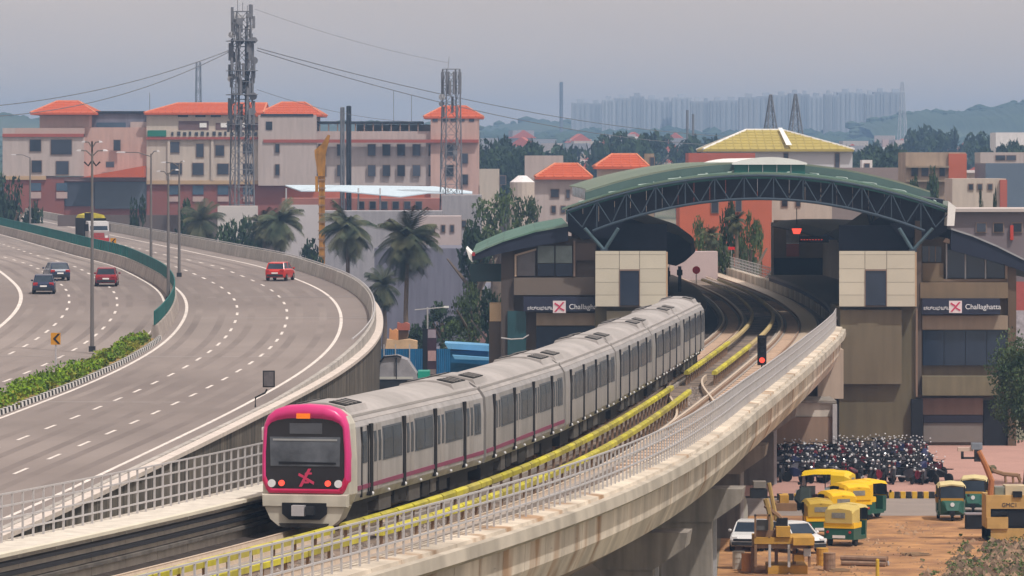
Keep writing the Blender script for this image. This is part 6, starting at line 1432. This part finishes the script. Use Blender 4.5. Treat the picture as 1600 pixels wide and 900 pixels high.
# blue sheet fence and things left of the station
bf = thing('blue_fence', 'blue corrugated sheet fence below the station left wing', 'fence', tuple(at(596, 600, 440))); L_ = bf.location; k = 0; px = 594
while px < 765:
    a, b = at(px, 545 if px < 700 else 540, 440), at(px + 9, 540, 440); rr = []
    mbq = MB(); n = 6; w_ = b.x - a.x
    mbq.loft([[(a.x - L_.x + w_ * i / n, .05 * (i % 2), zz) for i in range(n + 1)] for zz in (-L_.z, a.z - L_.z)], close=False, caps=False); o = mbq.build('fence_sheet', bluesheet, bf); o.modifiers.new('thick', 'SOLIDIFY').thickness = .03; px += 9.2; k += 1
for px in (600, 618, 640, 672): MB().box(at(px, 0, 440).x - L_.x - .05, -.1, -L_.z, at(px, 0, 440).x - L_.x + .05, -.02, at(0, 538, 440).z - L_.z).build('fence_post', galv, bf)
t = thing('blue_roof_shed', 'low shed with bright pale blue sheet roof at the right end of the fence', 'shed', tuple(at(700, 575, 425))); L_ = t.location
MB().prism([(0, at(0, 545, 425).z - L_.z), (3.6, at(0, 549, 425).z - L_.z), (3.6, at(0, 540, 425).z - L_.z), (-.3, at(0, 536, 425).z - L_.z)], 0, 5).build('roof_sheet', bluelt, t); MB().box(.2, .3, -L_.z, 3.5, 4.5, at(0, 548, 425).z - L_.z).build('wall', bluesheet, t)
MB().prism([(.6, at(0, 560, 425).z - L_.z), (3.6, at(0, 562, 425).z - L_.z), (3.6, at(0, 558, 425).z - L_.z), (.4, at(0, 554, 425).z - L_.z)], -1.5, 0).build('lower_roof_sheet', bluelt, t)
t = thing('sign_totem', 'dark station totem with pale panels rising beside the train roof', 'sign', (at(672, 0, 400).x, 400, 0)); zt = at(0, 514, 400).z
MB().box(-.62, 0, 0, -.22, .4, zt).build('dark_column', black, t); MB().box(-.22, .02, 0, .52, .38, zt).build('panel_column', M('totem_maroon', (.06, .03, .045), .5, .2, 2), t)
for y0, y1, m_ in ((515, 528, M('totem_lilac', (.36, .30, .36), .6, .2, 2)), (548, 564, M('totem_pink', (.48, .30, .30), .6, .2, 2)), (577, 585, M('totem_grey', (.25, .2, .2), .6, .2, 2))): MB().box(-.18, -.01, at(0, y1, 400).z, .48, .02, at(0, y0, 400).z).build('panel', m_, t)
for lb, x0, x1, y0, y1, Y, m_ in (('orange tarpaulin bale on a pole above the blue fence', 608, 622, 514, 532, 452, tarp), ('sand coloured tarpaulin stretched above the blue fence', 602, 652, 530, 545, 450, M('sand_tarp', (.62, .42, .26), .8, .2, 1)), ('red tarpaulin behind the orange bale', 620, 640, 504, 516, 458, M('red_tarp', (.42, .13, .09), .8, .2, 1)), ('brick coloured hut near the orange side panel of the station', 742, 764, 510, 536, 452, M('hut_mauve', (.30, .18, .18), .8, .2, 1))):
    p = at((x0 + x1) / 2, y1, Y); w_ = (x1 - x0) / 2 * Y / FX; h_ = (y1 - y0) * Y / FX; t = thing('tarpaulin' if 'tarp' in lb else 'site_hut', lb, 'tarpaulin' if 'tarp' in lb else 'hut', (p.x, Y, 0))
    MB().loft([[(-w_, 0, p.z), (-w_ * .9, 0, p.z + h_), (-w_ * .2, 0, p.z + h_ * .9), (w_ * .5, 0, p.z + h_), (w_, 0, p.z + h_ * .8), (w_, 0, p.z)], [(-w_, 1.5, p.z), (-w_ * .9, 1.5, p.z + h_), (-w_ * .2, 1.5, p.z + h_ * .8), (w_ * .5, 1.5, p.z + h_), (w_, 1.5, p.z + h_ * .8), (w_, 1.5, p.z)]]).build('sheet', m_, t); MB().box(-w_ * .8, .4, 0, w_ * .8, 1.2, p.z).build('stack', mach_b, t)
# parked grey pickup/tanker behind the retaining wall
p = at(625, 606, 330); t = thing('covered_truck', 'grey canvas covered truck body between retaining wall and train', 'truck', (p.x, 330, 0)); zt = at(0, 556, 330).z; zb = at(0, 606, 330).z
MB().box(-1.45, 0, zb * .3, 1.2, 4, zb + .55).build('truck_bed', dark_m, t); MB().loft([[(-1.4, y, zb + .5), (-1.35, y, zt - .45), (-1.1, y, zt - .12), (-.2, y, zt - .05), (.5, y, zt - .3), (1.15, y, zb + .9), (1.2, y, zb + .5)] for y in (.1, 3.8)]).build('canvas_cover', M('grey_canvas', (.30, .29, .31), .8, .2, 1.5), t)
MB().tube([(-1.35, 0, zt - .42), (-1.1, 0, zt - .08), (-.2, 0, zt), (.1, 0, zt - .1)], .07, 5).build('bow', black, t); MB().tube([(-.25, -.05, zb + .6), (-.25, -.05, zt - .1)], .05, 5).build('bow', black, t); MB().box(-1.4, -.08, zb + .6, .9, 0, zb + .75).build('tail_board', M('pale_board', (.50, .50, .46), .7, .05, 1), t); MB().box(1.2, .5, zb * .4, 2.0, 3, zb + 1.1).build('teal_cab', M('teal_cab', (.02, .30, .22), .5, .1, 1), t)
wheels(t, (-1.2, 1.0), (.8, 3.2), .45, .3)
# small lamp arms by the left station pier and a lamp over the trees
p = at(783, 530, 334); t = thing('wall_lamp', 'pale lamp arm reaching right from the dark station pier', 'lamp', tuple(p)); MB().tube([(0, 0, .1), (.7, 0, 0), (1.5, 0, .05), (1.9, 0, .3)], .05, 5).build('arm', galv_l, t)
p = at(0, 0, 0)
t = thing('street_lamp', 'small street lamp with long arm among the trees left of the station', 'street lamp', (at(668, 0, 455).x, 455, 0)); MB().tube([(0, 0, 0), (0, 0, at(0, 480, 455).z)], .08, 6).build('pole', galv, t); MB().tube([(-1.2, 0, at(0, 484, 455).z), (1.6, 0, at(0, 480, 455).z)], .05, 5).build('arm', galv_l, t); MB().box(1.5, -.1, at(0, 481, 455).z, 2.0, .1, at(0, 478, 455).z).build('lamp_head', white_m, t)

# ------------------------------------------------------------------ haze
mh = bpy.data.materials.new('haze'); mh.use_nodes = True; nt = mh.node_tree; nt.nodes.clear(); pv = nt.nodes.new('ShaderNodeVolumePrincipled'); oo_ = nt.nodes.new('ShaderNodeOutputMaterial')
pv.inputs['Color'].default_value = (.36, .60, .98, 1); pv.inputs['Density'].default_value = 0.00026; pv.inputs['Anisotropy'].default_value = 0.1
nt.links.new(pv.outputs['Volume'], oo_.inputs['Volume'])
hz = MB().box(-3000, -90, -12, 3000, 5050, 82).build('haze', mh); tag(hz, 'thin bluish haze over the whole town', kind='stuff')
